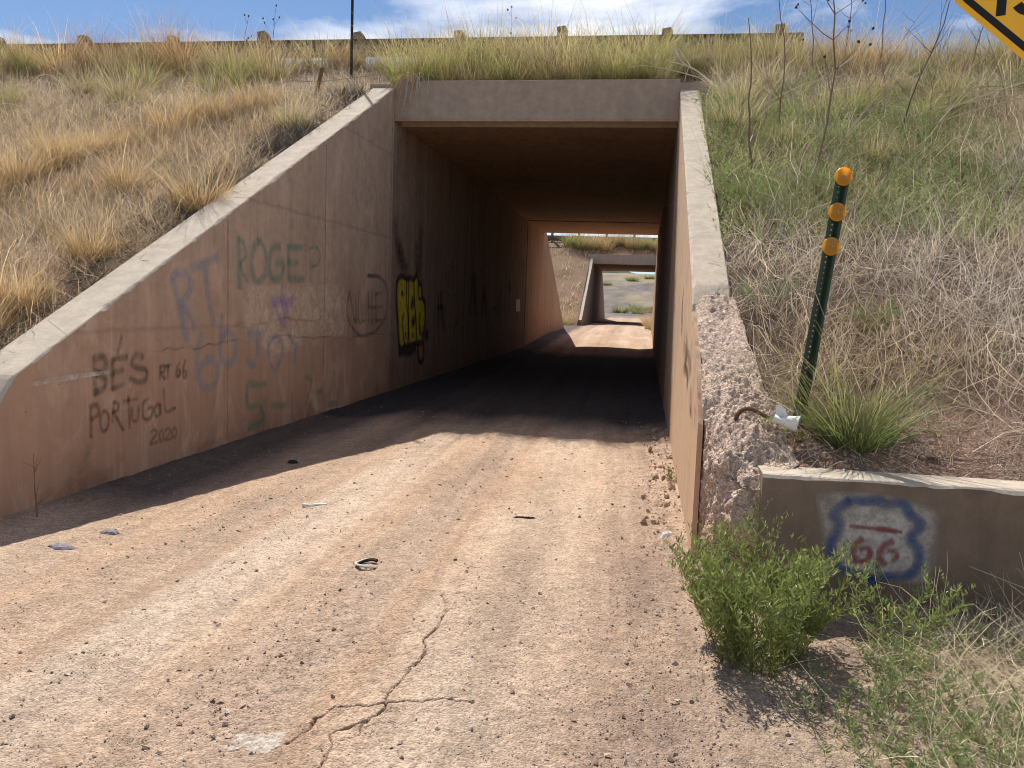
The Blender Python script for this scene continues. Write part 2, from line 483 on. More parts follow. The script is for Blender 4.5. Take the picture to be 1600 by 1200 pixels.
STROKES = {"RT": ["faded blue sprayed letters RT", [[[[6.416, 1.593],[6.511, 1.391],[6.639, 1.076]], 0.075, [0.33, 0.42, 0.55]],[[[6.416, 1.598],[6.474, 1.648],[6.622, 1.655],[6.682, 1.585],[6.672, 1.491],[6.531, 1.391]], 0.07, [0.33, 0.42, 0.55]],[[[6.56, 1.38],[6.671, 1.309],[6.764, 1.167]], 0.07, [0.33, 0.42, 0.55]],[[[6.714, 1.697],[6.904, 1.757],[7.162, 1.823]], 0.07, [0.33, 0.42, 0.55]],[[[6.904, 1.762],[7.003, 1.422],[7.094, 1.223]], 0.07, [0.33, 0.42, 0.55]]]], "66JOY": ["faded blue sprayed 66 JOY with worn last letter", [[[[6.892, 1.124],[6.795, 0.956],[6.826, 0.736],[6.958, 0.626],[7.129, 0.669],[7.152, 0.817],[7.014, 0.891],[6.837, 0.822]], 0.07, [0.33, 0.42, 0.55]],[[[7.245, 1.281],[7.21, 1.066],[7.234, 0.884],[7.368, 0.814],[7.493, 0.899],[7.493, 1.055],[7.367, 1.127],[7.222, 1.065]], 0.07, [0.33, 0.42, 0.55]],[[[7.755, 1.109],[8.107, 1.086]], 0.07, [0.33, 0.42, 0.55]],[[[7.991, 1.089],[7.951, 0.86],[7.868, 0.78],[7.73, 0.841]], 0.075, [0.33, 0.42, 0.55]],[[[8.381, 1.056],[8.228, 0.96],[8.246, 0.775],[8.387, 0.71],[8.544, 0.826],[8.541, 0.981],[8.381, 1.056]], 0.06, [0.33, 0.42, 0.55]],[[[8.704, 1.067],[8.896, 0.915],[8.865, 0.749]], 0.05, [0.33, 0.42, 0.55]]]], "ROGER": ["green sprayed name with faint last letter", [[[[7.55, 2.036],[7.565, 1.798],[7.579, 1.551]], 0.075, [0.14, 0.38, 0.29]],[[[7.55, 2.03],[7.654, 1.989],[7.694, 1.867],[7.59, 1.787]], 0.05, [0.14, 0.38, 0.29]],[[[7.591, 1.768],[7.723, 1.618]], 0.05, [0.14, 0.38, 0.29]],[[[7.952, 2.031],[7.842, 1.895],[7.844, 1.704],[7.956, 1.631],[8.128, 1.696],[8.155, 1.862],[8.081, 1.989],[7.952, 2.031]], 0.075, [0.14, 0.38, 0.29]],[[[8.474, 2.017],[8.288, 1.99],[8.23, 1.853],[8.247, 1.701],[8.401, 1.659],[8.543, 1.733],[8.557, 1.844],[8.383, 1.828]], 0.075, [0.14, 0.38, 0.29]],[[[8.684, 2.032],[8.708, 1.676]], 0.075, [0.14, 0.38, 0.29]],[[[8.684, 2.025],[9.045, 2.044]], 0.07, [0.14, 0.38, 0.29]],[[[8.687, 1.858],[8.943, 1.864]], 0.07, [0.14, 0.38, 0.29]],[[[8.708, 1.676],[9.108, 1.69]], 0.07, [0.14, 0.38, 0.29]],[[[9.283, 2.061],[9.312, 1.689]], 0.035, [0.14, 0.38, 0.29]],[[[9.283, 2.061],[9.493, 2.075],[9.595, 1.983],[9.5, 1.871],[9.308, 1.846]], 0.035, [0.14, 0.38, 0.29]]]], "cross": ["purple sprayed cross above a triangle", [[[[8.545, 1.608],[8.549, 1.435]], 0.07, [0.47, 0.35, 0.68]],[[[8.282, 1.426],[8.533, 1.421],[8.781, 1.43]], 0.1, [0.47, 0.35, 0.68]],[[[8.328, 1.413],[8.603, 1.147]], 0.06, [0.47, 0.35, 0.68]],[[[8.647, 1.415],[8.603, 1.147]], 0.08, [0.47, 0.35, 0.68]],[[[8.549, 1.435],[8.602, 1.225]], 0.05, [0.47, 0.35, 0.68]]]], "BES": ["black sprayed letters with an accent", [[[[5.409, 0.999],[5.411, 0.733]], 0.05, [0.085, 0.07, 0.06]],[[[5.409, 0.999],[5.517, 0.997],[5.53, 0.916],[5.435, 0.885]], 0.05, [0.085, 0.07, 0.06]],[[[5.435, 0.885],[5.528, 0.84],[5.512, 0.77],[5.411, 0.742]], 0.05, [0.085, 0.07, 0.06]],[[[5.731, 1.155],[5.674, 1.012]], 0.03, [0.085, 0.07, 0.06]],[[[5.613, 0.972],[5.609, 0.751]], 0.045, [0.085, 0.07, 0.06]],[[[5.613, 0.972],[5.791, 0.981]], 0.045, [0.085, 0.07, 0.06]],[[[5.596, 0.873],[5.734, 0.886]], 0.04, [0.085, 0.07, 0.06]],[[[5.609, 0.751],[5.756, 0.776]], 0.04, [0.085, 0.07, 0.06]],[[[5.997, 0.969],[5.905, 0.989],[5.846, 0.923],[5.936, 0.887],[6.029, 0.864],[6.037, 0.797],[5.935, 0.775],[5.821, 0.815]], 0.045, [0.085, 0.07, 0.06]]]], "RT66": ["small black sprayed RT 66", [[[[6.233, 0.881],[6.223, 0.776]], 0.03, [0.085, 0.07, 0.06]],[[[6.233, 0.876],[6.288, 0.877],[6.288, 0.835],[6.241, 0.828],[6.296, 0.77]], 0.03, [0.085, 0.07, 0.06]],[[[6.307, 0.876],[6.391, 0.881]], 0.03, [0.085, 0.07, 0.06]],[[[6.344, 0.879],[6.343, 0.771]], 0.03, [0.085, 0.07, 0.06]],[[[6.518, 0.894],[6.468, 0.837],[6.477, 0.771],[6.527, 0.794],[6.517, 0.828],[6.478, 0.82]], 0.03, [0.085, 0.07, 0.06]],[[[6.608, 0.905],[6.577, 0.84],[6.577, 0.768],[6.617, 0.759],[6.617, 0.81],[6.577, 0.813]], 0.03, [0.085, 0.07, 0.06]]]], "PORTUGAL": ["dark sprayed word PORTUGAL", [[[[5.36, 0.655],[5.362, 0.421]], 0.035, [0.12, 0.08, 0.06]],[[[5.36, 0.655],[5.437, 0.646],[5.443, 0.584],[5.364, 0.552]], 0.035, [0.12, 0.08, 0.06]],[[[5.509, 0.599],[5.464, 0.538],[5.484, 0.454],[5.543, 0.465],[5.56, 0.554],[5.509, 0.599]], 0.03, [0.12, 0.08, 0.06]],[[[5.622, 0.653],[5.604, 0.5]], 0.03, [0.12, 0.08, 0.06]],[[[5.622, 0.653],[5.675, 0.632],[5.667, 0.584],[5.605, 0.577]], 0.03, [0.12, 0.08, 0.06]],[[[5.621, 0.575],[5.734, 0.422]], 0.03, [0.12, 0.08, 0.06]],[[[5.802, 0.678],[5.814, 0.426]], 0.03, [0.12, 0.08, 0.06]],[[[5.738, 0.645],[5.916, 0.645]], 0.03, [0.12, 0.08, 0.06]],[[[5.841, 0.583],[5.848, 0.486],[5.914, 0.483],[5.932, 0.587]], 0.03, [0.12, 0.08, 0.06]],[[[6.061, 0.635],[5.991, 0.596],[5.99, 0.483],[6.085, 0.47],[6.121, 0.549],[6.051, 0.547]], 0.03, [0.12, 0.08, 0.06]],[[[6.202, 0.572],[6.148, 0.546],[6.156, 0.477],[6.21, 0.486],[6.221, 0.569],[6.229, 0.478]], 0.03, [0.12, 0.08, 0.06]],[[[6.277, 0.686],[6.303, 0.501],[6.446, 0.51]], 0.03, [0.12, 0.08, 0.06]]]], "2020": ["faint year 2020 sprayed low on the wall", [[[[6.084, 0.35],[6.146, 0.367],[6.172, 0.326],[6.082, 0.261],[6.19, 0.259]], 0.028, [0.26, 0.15, 0.1]],[[[6.246, 0.347],[6.209, 0.31],[6.236, 0.252],[6.273, 0.289],[6.246, 0.347]], 0.028, [0.26, 0.15, 0.1]],[[[6.292, 0.335],[6.349, 0.348],[6.367, 0.313],[6.291, 0.259],[6.386, 0.255]], 0.028, [0.26, 0.15, 0.1]],[[[6.435, 0.341],[6.396, 0.308],[6.425, 0.254],[6.464, 0.293],[6.435, 0.341]], 0.028, [0.26, 0.15, 0.1]]]], "date": ["green sprayed date fading towards the tunnel", [[[[8.174, 0.556],[7.94, 0.57],[7.759, 0.581],[7.761, 0.372],[8.015, 0.342],[8.104, 0.244],[8.061, 0.168],[7.763, 0.143]], 0.06, [0.14, 0.38, 0.29]],[[[8.284, 0.311],[8.671, 0.273]], 0.06, [0.14, 0.38, 0.29]],[[[8.822, 0.38],[8.828, 0.085]], 0.035, [0.14, 0.38, 0.29]],[[[9.213, 0.545],[9.367, 0.493],[9.313, 0.36],[9.204, 0.203]], 0.05, [0.14, 0.38, 0.29]],[[[9.528, 0.338],[9.711, 0.335]], 0.06, [0.14, 0.38, 0.29]],[[[9.908, 0.144],[10.195, 0.12]], 0.06, [0.14, 0.38, 0.29]]]], "NLHE": ["thin navy letters NLHE inside a drawn circle", [[[[10.624, 1.605],[10.538, 1.367],[10.619, 1.178],[11.059, 0.975],[11.608, 0.995],[12.047, 1.127],[12.254, 1.319],[12.231, 1.66],[11.943, 1.796],[11.363, 1.821]], 0.05, [0.085, 0.1, 0.17]],[[[10.626, 1.563],[10.869, 1.148],[10.879, 1.454]], 0.04, [0.085, 0.1, 0.17]],[[[10.975, 1.587],[10.996, 1.172],[11.235, 1.178]], 0.04, [0.085, 0.1, 0.17]],[[[11.376, 1.595],[11.4, 1.166]], 0.04, [0.085, 0.1, 0.17]],[[[11.542, 1.625],[11.572, 1.117]], 0.04, [0.085, 0.1, 0.17]],[[[11.389, 1.367],[11.643, 1.367]], 0.04, [0.085, 0.1, 0.17]],[[[11.718, 1.583],[11.743, 1.16]], 0.04, [0.085, 0.1, 0.17]],[[[11.69, 1.554],[12.017, 1.588]], 0.045, [0.085, 0.1, 0.17]],[[[11.673, 1.358],[12.0, 1.377]], 0.045, [0.085, 0.1, 0.17]],[[[11.743, 1.17],[12.013, 1.175]], 0.045, [0.085, 0.1, 0.17]],[[[11.608, 1.959],[11.616, 1.83]], 0.04, [0.085, 0.1, 0.17]],[[[11.282, 1.808],[11.85, 1.83]], 0.05, [0.085, 0.1, 0.17]]]], "throwup": ["yellow bubble letters outlined in black", [["poly", [[12.751, 1.773],[12.919, 1.86],[13.096, 1.867],[13.254, 1.841],[13.392, 1.859],[13.536, 1.856],[13.712, 1.843],[13.856, 1.911],[13.98, 1.88],[14.051, 1.786],[14.201, 1.748],[14.306, 1.525],[14.478, 1.427],[14.511, 1.081],[14.372, 0.826],[14.38, 0.74],[14.042, 0.74],[13.809, 0.722],[13.565, 0.706],[13.421, 0.699],[13.28, 0.705],[13.081, 0.675],[12.952, 0.721],[12.835, 1.112],[12.739, 1.469]],[0.8, 0.64, 0.06]],["poly", [[14.064, 0.725],[14.383, 0.711],[14.435, 0.507],[14.345, 0.426],[14.171, 0.465]],[0.55, 0.25, 0.1]],[[[12.751, 1.773],[12.919, 1.86],[13.096, 1.867],[13.254, 1.841],[13.392, 1.859],[13.536, 1.856],[13.712, 1.843],[13.856, 1.911],[13.98, 1.88],[14.051, 1.786],[14.201, 1.748],[14.306, 1.525],[14.478, 1.427],[14.511, 1.081],[14.372, 0.826],[14.38, 0.74],[14.042, 0.74],[13.809, 0.722],[13.565, 0.706],[13.421, 0.699],[13.28, 0.705],[13.081, 0.675],[12.952, 0.721],[12.835, 1.112],[12.739, 1.469],[12.751, 1.773]], 0.085, [0.085, 0.07, 0.06]],[[[13.283, 1.829],[13.293, 1.474],[13.434, 1.128],[13.431, 0.698]], 0.06, [0.085, 0.07, 0.06]],[[[13.403, 1.846],[13.414, 1.369],[13.526, 0.707]], 0.06, [0.085, 0.07, 0.06]],[[[13.713, 1.83],[13.774, 1.478],[13.906, 1.12],[13.961, 0.729]], 0.06, [0.085, 0.07, 0.06]],[[[13.044, 1.614],[13.056, 1.576]], 0.12, [0.085, 0.07, 0.06]],[[[13.144, 1.264],[13.102, 1.107],[13.242, 0.712]], 0.06, [0.085, 0.07, 0.06]],[[[13.619, 1.45],[13.699, 1.428]], 0.2, [0.085, 0.07, 0.06]],[[[13.647, 1.111],[13.804, 1.136]], 0.16, [0.085, 0.07, 0.06]],[[[13.289, 0.945],[13.295, 0.865]], 0.06, [0.085, 0.07, 0.06]],[[[13.712, 0.932],[13.718, 0.863]], 0.06, [0.085, 0.07, 0.06]],[[[13.987, 1.811],[14.032, 1.536],[14.243, 1.524]], 0.06, [0.085, 0.07, 0.06]],[[[14.141, 1.257],[14.114, 1.089],[14.195, 0.889]], 0.08, [0.085, 0.07, 0.06]],[[[14.321, 0.914],[14.329, 0.828]], 0.06, [0.085, 0.07, 0.06]],[[[12.939, 0.656],[13.285, 0.646],[13.57, 0.643],[13.884, 0.677]], 0.16, [0.085, 0.07, 0.06]],[[[14.043, 0.726],[14.108, 0.469],[14.306, 0.385],[14.459, 0.476],[14.405, 0.71]], 0.09, [0.085, 0.07, 0.06]],[[[14.532, 0.864],[14.677, 0.868]], 0.2, [0.085, 0.07, 0.06]]]], "smear": ["dark drip stains above the yellow letters", [[[[12.597, 2.71],[12.703, 2.422],[12.984, 2.164],[13.271, 1.973]], 0.22, [0.09, 0.075, 0.07]],[[[12.796, 2.329],[12.898, 2.134],[13.091, 1.939]], 0.3, [0.09, 0.075, 0.07]],[[[14.107, 2.754],[14.065, 2.421],[14.0, 2.005]], 0.25, [0.09, 0.075, 0.07]],[[[13.808, 2.456],[13.811, 2.186],[13.903, 1.946]], 0.12, [0.09, 0.075, 0.07]]]], "chalk": ["pale chalk scrawl inside the tunnel", [[[[16.151, 2.289],[16.408, 2.207],[16.591, 2.329]], 0.05, [0.5, 0.47, 0.42]],[[[16.164, 2.179],[16.158, 2.005],[16.382, 2.078],[16.603, 2.006],[16.556, 2.15],[16.329, 2.171],[16.164, 2.179]], 0.05, [0.5, 0.47, 0.42]],[[[16.132, 1.878],[16.219, 1.721],[16.37, 1.837],[16.523, 1.728],[16.643, 1.91]], 0.05, [0.5, 0.47, 0.42]],[[[16.192, 1.721],[16.437, 1.629],[16.633, 1.763]], 0.05, [0.5, 0.47, 0.42]],[[[21.321, 1.457],[21.221, 1.374],[21.509, 1.324],[21.681, 1.416],[21.421, 1.541]], 0.09, [0.5, 0.47, 0.42]],[[[16.768, 1.602],[16.94, 1.637],[17.047, 1.505],[16.938, 1.07]], 0.03, [0.3, 0.27, 0.24]]]], "tags": ["dark scribbled tags deep inside the tunnel", [[[[15.389, 1.613],[15.477, 1.37],[15.467, 1.002]], 0.12, [0.02, 0.02, 0.04]],[[[15.635, 1.647],[15.733, 1.339],[15.908, 0.945]], 0.14, [0.02, 0.02, 0.04]],[[[15.353, 1.37],[15.925, 1.37]], 0.1, [0.02, 0.02, 0.04]],[[[18.358, 1.228],[18.595, 1.99],[18.779, 1.96],[18.984, 1.223]], 0.25, [0.02, 0.02, 0.04]],[[[19.752, 1.218],[19.957, 1.802],[20.263, 1.214]], 0.2, [0.02, 0.02, 0.04]],[[[21.98, 1.117],[21.987, 1.717]], 0.12, [0.02, 0.02, 0.04]],[[[22.327, 1.896],[22.414, 1.2]], 0.12, [0.02, 0.02, 0.04]],[[[23.623, 2.11],[23.824, 1.839]], 0.3, [0.02, 0.02, 0.04]],[[[17.2, 1.371],[17.326, 1.235],[16.747, 0.842]], 0.06, [0.02, 0.02, 0.04]]]], "rtags": ["black sprayed tag on the sunlit wall", [[[[7.705, 1.706],[7.789, 1.591],[7.805, 1.444],[7.587, 1.273]], 0.1, [0.085, 0.07, 0.06]],[[[7.712, 1.633],[7.727, 1.488],[7.549, 1.346]], 0.12, [0.085, 0.07, 0.06]],[[[6.987, 1.279],[6.989, 1.186],[6.467, 1.125],[6.89, 1.033],[6.352, 1.023],[6.146, 0.944]], 0.09, [0.085, 0.07, 0.06]],[[[6.75, 1.262],[6.404, 1.177],[5.991, 1.108],[5.983, 1.04]], 0.1, [0.085, 0.07, 0.06]],[[[5.882, 1.3],[5.921, 1.18],[5.845, 1.028]], 0.05, [0.085, 0.07, 0.06]],[[[6.443, 1.212],[6.651, 1.063],[6.167, 1.025],[6.243, 0.947]], 0.07, [0.085, 0.07, 0.06]],[[[5.709, 0.974],[5.771, 0.88],[5.529, 0.8]], 0.05, [0.085, 0.07, 0.06]],[[[5.761, 0.947],[5.573, 0.88],[5.653, 0.806]], 0.05, [0.085, 0.07, 0.06]],[[[5.206, 0.907],[5.122, 0.853],[5.146, 0.776]], 0.03, [0.085, 0.07, 0.06]],[[[5.049, 0.911],[5.076, 0.839],[4.999, 0.792]], 0.03, [0.085, 0.07, 0.06]]]], "shield": ["painted white road shield outlined in blue with red 66", [[[[1.036, 0.588],[1.107, 0.595],[1.178, 0.604],[1.199, 0.585],[1.282, 0.596],[1.325, 0.54],[1.367, 0.509],[1.366, 0.484],[1.338, 0.444],[1.341, 0.409],[1.369, 0.376],[1.378, 0.307],[1.341, 0.246],[1.258, 0.229],[1.19, 0.218],[1.173, 0.191],[1.148, 0.217],[1.061, 0.237],[0.985, 0.284],[0.967, 0.371],[0.989, 0.423],[0.997, 0.48],[0.967, 0.518],[1.036, 0.588]], 0.043, [0.07, 0.125, 0.28]],[[[1.172, 0.204],[1.173, 0.186]], 0.04, [0.07, 0.125, 0.28]],[[[1.051, 0.468],[1.208, 0.461],[1.289, 0.455]], 0.016, [0.34, 0.075, 0.08]],[[[1.182, 0.465],[1.26, 0.458]], 0.024, [0.34, 0.075, 0.08]],[[[1.111, 0.406],[1.081, 0.373],[1.073, 0.33],[1.091, 0.289]], 0.03, [0.34, 0.075, 0.08]],[[[1.106, 0.356],[1.137, 0.365],[1.152, 0.34],[1.141, 0.306],[1.111, 0.292]], 0.024, [0.34, 0.075, 0.08]],[[[1.251, 0.407],[1.217, 0.385],[1.197, 0.344],[1.205, 0.306],[1.224, 0.288]], 0.03, [0.34, 0.075, 0.08]],[[[1.236, 0.359],[1.268, 0.357],[1.276, 0.332],[1.26, 0.309]], 0.022, [0.34, 0.075, 0.08]]]], "shield_white": ["worn white paint ground behind the shield", [["poly", [[0.875, 0.626],[1.018, 0.65],[1.207, 0.643],[1.364, 0.612],[1.449, 0.577],[1.469, 0.412],[1.461, 0.272],[1.422, 0.198],[1.293, 0.194],[1.175, 0.197],[1.05, 0.207],[0.96, 0.264],[0.918, 0.381],[0.89, 0.507]],[0.52, 0.46, 0.41]],["poly", [[1.023, 0.584],[1.172, 0.595],[1.288, 0.593],[1.365, 0.509],[1.339, 0.437],[1.371, 0.362],[1.353, 0.262],[1.174, 0.211],[0.992, 0.274],[0.971, 0.386],[0.99, 0.486]],[0.64, 0.57, 0.51]]]], "patch": ["pale repair coat on the shaded wall", [["poly", [[7.553, 1.588],[8.371, 1.638],[9.605, 1.676],[10.549, 1.646],[10.618, 1.196],[10.507, 0.985],[9.238, 1.005],[9.057, 0.885],[8.307, 0.819],[7.936, 0.973],[7.595, 1.114],[7.491, 1.365]],[0.85, 0.68, 0.52]]]], "tape": ["pale grey strip across the black letters", [["poly", [[4.762, 0.88],[5.092, 0.903],[5.619, 0.9],[5.626, 0.87],[5.155, 0.858],[4.761, 0.85]],[0.75, 0.68, 0.6]]]], "wcracks": ["dark crack running along the wall", [[[[6.189, 1.01],[6.721, 1.022],[7.661, 1.049],[8.705, 1.031],[10.629, 0.964],[12.15, 0.978]], 0.012, [0.06, 0.04, 0.03]],[[[4.507, 0.49],[4.837, 0.486],[5.28, 0.489]], 0.012, [0.08, 0.045, 0.03]],[[[7.467, 1.18],[8.378, 1.221],[9.621, 1.21]], 0.012, [0.1, 0.07, 0.05]]]], "plate": ["white plate fixed to the far tunnel wall", [["poly", [[25.054, 1.61],[25.831, 1.638],[25.924, 1.256],[25.14, 1.239]],[0.7, 0.68, 0.62]]]]}
CRACKS = [[[-0.966, 4.045], [-0.881, 3.835], [-0.87, 3.686], [-0.873, 3.551], [-0.895, 3.435], [-0.849, 3.275], [-0.867, 3.114], [-0.881, 2.985], [-0.888, 2.886], [-0.88, 2.822], [-0.968, 2.791], [-1.053, 2.757], [-1.068, 2.672], [-1.09, 2.555], [-1.106, 2.489]], [[-0.88, 2.822], [-0.797, 2.872], [-0.735, 2.871], [-0.686, 2.923], [-0.565, 2.936]], [[-0.877, 2.812], [-0.896, 2.689], [-0.935, 2.634], [-0.984, 2.58], [-0.963, 2.48], [-0.952, 2.386]], [[-1.138, 4.049], [-0.966, 4.045], [-0.814, 4.046], [-0.597, 4.046], [-0.441, 4.115]], [[-0.896, 2.689], [-0.899, 2.599], [-0.962, 2.521]]]


# ------------------------------------------------------------------ terrain functions
def smin(a, b, k=0.25):
    h = np.clip(0.5 + 0.5 * (b - a) / k, 0, 1)
    return b * (1 - h) + a * h - k * h * (1 - h)


def bank1(x, y):
    z = smin(0.49 * (y - YF) + 4.63, 0.47 * (YB - y) + 4.6, 0.3)
    return smin(z, 5.62 + 0 * y, 0.3)


Y2, Y2B, X2L, X2R = 54.0, 64.5, -3.45, 0.72               # second underpass


def bank2(x, y):
    z = smin(0.49 * (y - Y2) + 4.68, 0.49 * (Y2B - y) + 4.68, 0.3)
    return smin(z, 5.75 + 0 * y, 0.3)


def bank1n(x, y):
    near = sstep(0.0, 0.6, y - 4.3)
    return bank1(x, y) + near * (0.16 * fbm2(x * 0.9, y * 0.9, 4, 3) + 0.05 * fbm2(x * 6, y * 6, 3, 9)) - 0.02


def bank2n(x, y):
    return bank2(x, y) + 0.3 * fbm2(x * 0.5, y * 0.5, 4, 31)


def road_z(y):
    return 0.28 * sstep(24, 36, y) + 0.12 * sstep(36, 48, y) + 0 * y


def ground_z(x, y):
    z = road_z(y)
    z = z + 9.3 * sstep(68, 215, y) + 0.030 * np.maximum(y - 215, 0) * sstep(215, 500, y)
    z = z + 1.2 * fbm2(x * 0.03, y * 0.03, 4, 77) * sstep(75, 120, y)
    return z


def seg_dist(x, y, path):
    d = np.full(x.shape, 9.0)
    for (a, b) in zip(path[:-1], path[1:]):
        a = np.array(a); b = np.array(b); ab = b - a
        t = np.clip(((x - a[0]) * ab[0] + (y - a[1]) * ab[1]) / (ab @ ab), 0, 1)
        d = np.minimum(d, np.hypot(x - a[0] - t * ab[0], y - a[1] - t * ab[1]))
    return d


def bump1(x, c, w):
    return np.exp(-((x - c) / w) ** 2)


def gravel_amt(x, y):
    """where loose gravel lies on the road"""
    n = fbm2(x * 1.6, y * 0.55, 4, 41)
    g = 0.75 * bump1(x, -1.42, 0.26) * (0.6 + 1.4 * np.clip(n + 0.3, 0, 1)) + 0.75 * 0.7 * sstep(-0.45, 0.1, x) * sstep(5.6, 4.6, y)
    g = g + 0.5 * bump1(x, -2.75, 0.22) + 0.45 * bump1(x, -2.05 - 0.02 * y, 0.12)
    g = g + 0.35 * bump1(x, 0.1, 0.25) + 0.9 * n
    return np.clip(g, 0, 1)


# ------------------------------------------------------------------ ground sheet
gx = np.concatenate([[-900, -400, -200, -110, -60, -35, -22, -15, -10, -7], np.arange(-5.2, -2.3, 0.03), np.arange(-2.3, 0.75, 0.0145),
                     np.arange(0.75, 2.6, 0.03), [3.2, 4.2, 6, 9, 14, 22, 40, 80, 160, 400, 900]])
gy = np.concatenate([[-60, -30, -15, -8, -4, -1, 0.5, 1.4], np.arange(2.0, 4.7, 0.0145), np.arange(4.7, 8.6, 0.027), np.arange(8.6, 14, 0.055),
                     np.arange(14, 48, 0.28), np.arange(48, 80, 0.6), np.arange(80, 230, 3), np.arange(230, 1500, 60), [1700, 2200, 3000]])
def lay(C, c, w):
    w = np.clip(w, 0, 1)[..., None]
    return C * (1 - w) + c * w


def ground_field(X, Y):
    Z = ground_z(X, Y)
    inr = sstep(-6.0, -4.6, X) * sstep(3.4, 2.2, X) * sstep(70, 50, Y)          # the dirt road and its verges
    near = sstep(17, 9, Y)
    Z = Z + inr * (0.035 * fbm2(X * 1.1, Y * 0.35, 3, 5) + 0.022 * fbm2(X * 5, Y * 1.7, 3, 6))
    Z = Z - inr * 0.018 * (bump1(X, -0.18, 0.16) + bump1(X, -1.78 - 0.02 * Y, 0.16) + bump1(X, -2.4, 0.2)) * sstep(1, 4, Y)
    Z = Z + inr * (0.05 * np.exp(-np.maximum(X - XL, 0) / 0.22) + 0.07 * np.exp(-np.maximum(XR - X, 0) / 0.14) * (0.6 + fbm2(X * 3, Y * 3, 3, 12)))
    soft = 1 - gravel_amt(X, Y)
    Z = Z + inr * near * (0.010 * fbm2(X * 13, Y * 13, 3, 7) + 0.011 * fbm2(X * 34, Y * 34, 2, 8) * (1.3 - 0.6 * soft))
    edge_clod = np.exp(-np.abs(XR - 0.12 - X) / 0.16) * sstep(4.2, 5.2, Y) * near
    Z = Z + edge_clod * np.maximum(0, fbm2(X * 11, Y * 11, 3, 13)) * 0.16
    # tread pattern of one wheel track
    Z = Z + inr * near * 0.004 * np.sin(Y * 70) * bump1(X, -0.22, 0.09) * sstep(4.8, 5.4, Y) * sstep(8.6, 7.6, Y)
    n1 = fbm2(X * 0.9, Y * 0.32, 5, 20)
    n2 = fbm2(X * 3.2, Y * 1.1, 4, 21)
    n3 = fbm2(X * 2.2, Y * 0.18, 3, 22)
    pale = np.array([0.62, 0.48, 0.36]); orange = np.array([0.50, 0.335, 0.225]); brown = np.array([0.335, 0.235, 0.18]); dusty = np.array([0.50, 0.362, 0.262])
    C = dusty + np.zeros(X.shape + (1,))


    C = lay(C, orange, 1.7 * (n3 + 0.12) + 0.5 * bump1(X, -1.72, 0.16) + 0.45 * bump1(X, -0.95, 0.1) + 0.5 * sstep(8, 12, Y))
    C = lay(C, pale, 0.85 * bump1(X, -2.15 + 0.25 * n1, 0.3) * sstep(9.5, 7, Y) + 2.2 * np.maximum(0, n1 - 0.03) + 0.55 * bump1(X, -0.75, 0.4) * (0.6 + 2 * n2))
    C = lay(C, brown, 0.75 * gravel_amt(X, Y) * (0.8 + 1.6 * n2))
    C = lay(C, np.array([0.46, 0.30, 0.20]), 0.7 * bump1(X, -1.05 - 0.01 * Y, 0.07) + 0.6 * bump1(X, -2.42, 0.08) + 0.5 * bump1(X, -2.95, 0.07))
    C = lay(C, np.array([0.34, 0.255, 0.19]), 0.7 * sstep(0.1, 0.5, X + 0.3 * n2) * sstep(5, 4, Y))
    # shade painted into the soil colour: underpass floors and strip along the left wall
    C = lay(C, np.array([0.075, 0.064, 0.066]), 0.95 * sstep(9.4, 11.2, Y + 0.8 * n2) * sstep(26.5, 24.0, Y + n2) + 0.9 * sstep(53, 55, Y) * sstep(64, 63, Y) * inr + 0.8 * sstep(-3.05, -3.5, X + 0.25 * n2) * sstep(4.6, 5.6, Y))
    C = C * (1 + 0.40 * fbm2((X + 0.02 * Y) * 6.0, Y * 0.2, 4, 27) * inr + 0.22 * fbm2((X + 0.05 * Y) * 26.0, Y * 0.5, 2, 28) * inr * near)[..., None]
    C = C * (1 + 0.26 * fbm2(X * 9, Y * 7, 3, 23))[..., None]
    C = C * (1 + 0.35 * fbm2(X * 30, Y * 30, 2, 24) * near)[..., None]
    far = sstep(72, 84, Y + 3 * n1)
    farc = np.array([0.165, 0.145, 0.135]) + np.zeros(X.shape + (1,))
    farc = lay(farc, np.array([0.30, 0.24, 0.15]), 3 * fbm2(X * 0.15, Y * 0.08, 4, 25) + sstep(120, 200, Y) * 0.8)
    farc = farc * (1 + 0.9 * fbm2(X * 0.9, Y * 0.35, 4, 26))[..., None]
    C = C * (1 - far)[..., None] + farc * far[..., None]
    side = sstep(-4.6, -6.5, X) + sstep(2.4, 4, X)
    C = lay(C, np.array([0.32, 0.22, 0.14]), side * sstep(60, 40, Y))

    # cracks in the old paving under the dust
    k_ = (X > -2.0) & (X < 0.7) & (Y > 2.0) & (Y < 4.4)
    if k_.any():
        sx_, sy_ = X[k_], Y[k_]; dz, cc_ = np.zeros(len(sx_)), C[k_]
        wx = sx_ + 0.035 * fbm2(sx_ * 9, sy_ * 9, 3, 50) + 0.022 * fbm2(sx_ * 34, sy_ * 34, 2, 52)
        wy = sy_ + 0.035 * fbm2(sx_ * 9 + 40, sy_ * 9, 3, 51) + 0.022 * fbm2(sx_ * 34, sy_ * 34 + 40, 2, 53)
        for k, path in enumerate(CRACKS):
            d = seg_dist(wx, wy, path)
            v = vnoise2(sx_ * 11, sy_ * 11, 60 + k)
            w = (0.0036, 0.0030, 0.0036, 0.0026, 0.0026)[k] * (0.45 + 1.5 * v * v + 0.2 * vnoise2(sx_ * 60, sy_ * 60, 70 + k))
            dz += -(0.016, 0.010, 0.016, 0.007, 0.008)[k] * np.exp(-(d / w) ** 4) + 0.004 * np.exp(-((d - 0.02) / 0.02) ** 2)
            cc_ = lay(cc_, np.array([0.13, 0.085, 0.06]), 0.85 * np.exp(-(d / w) ** 4))
        Z[k_] += dz; C[k_] = cc_
    return Z, C


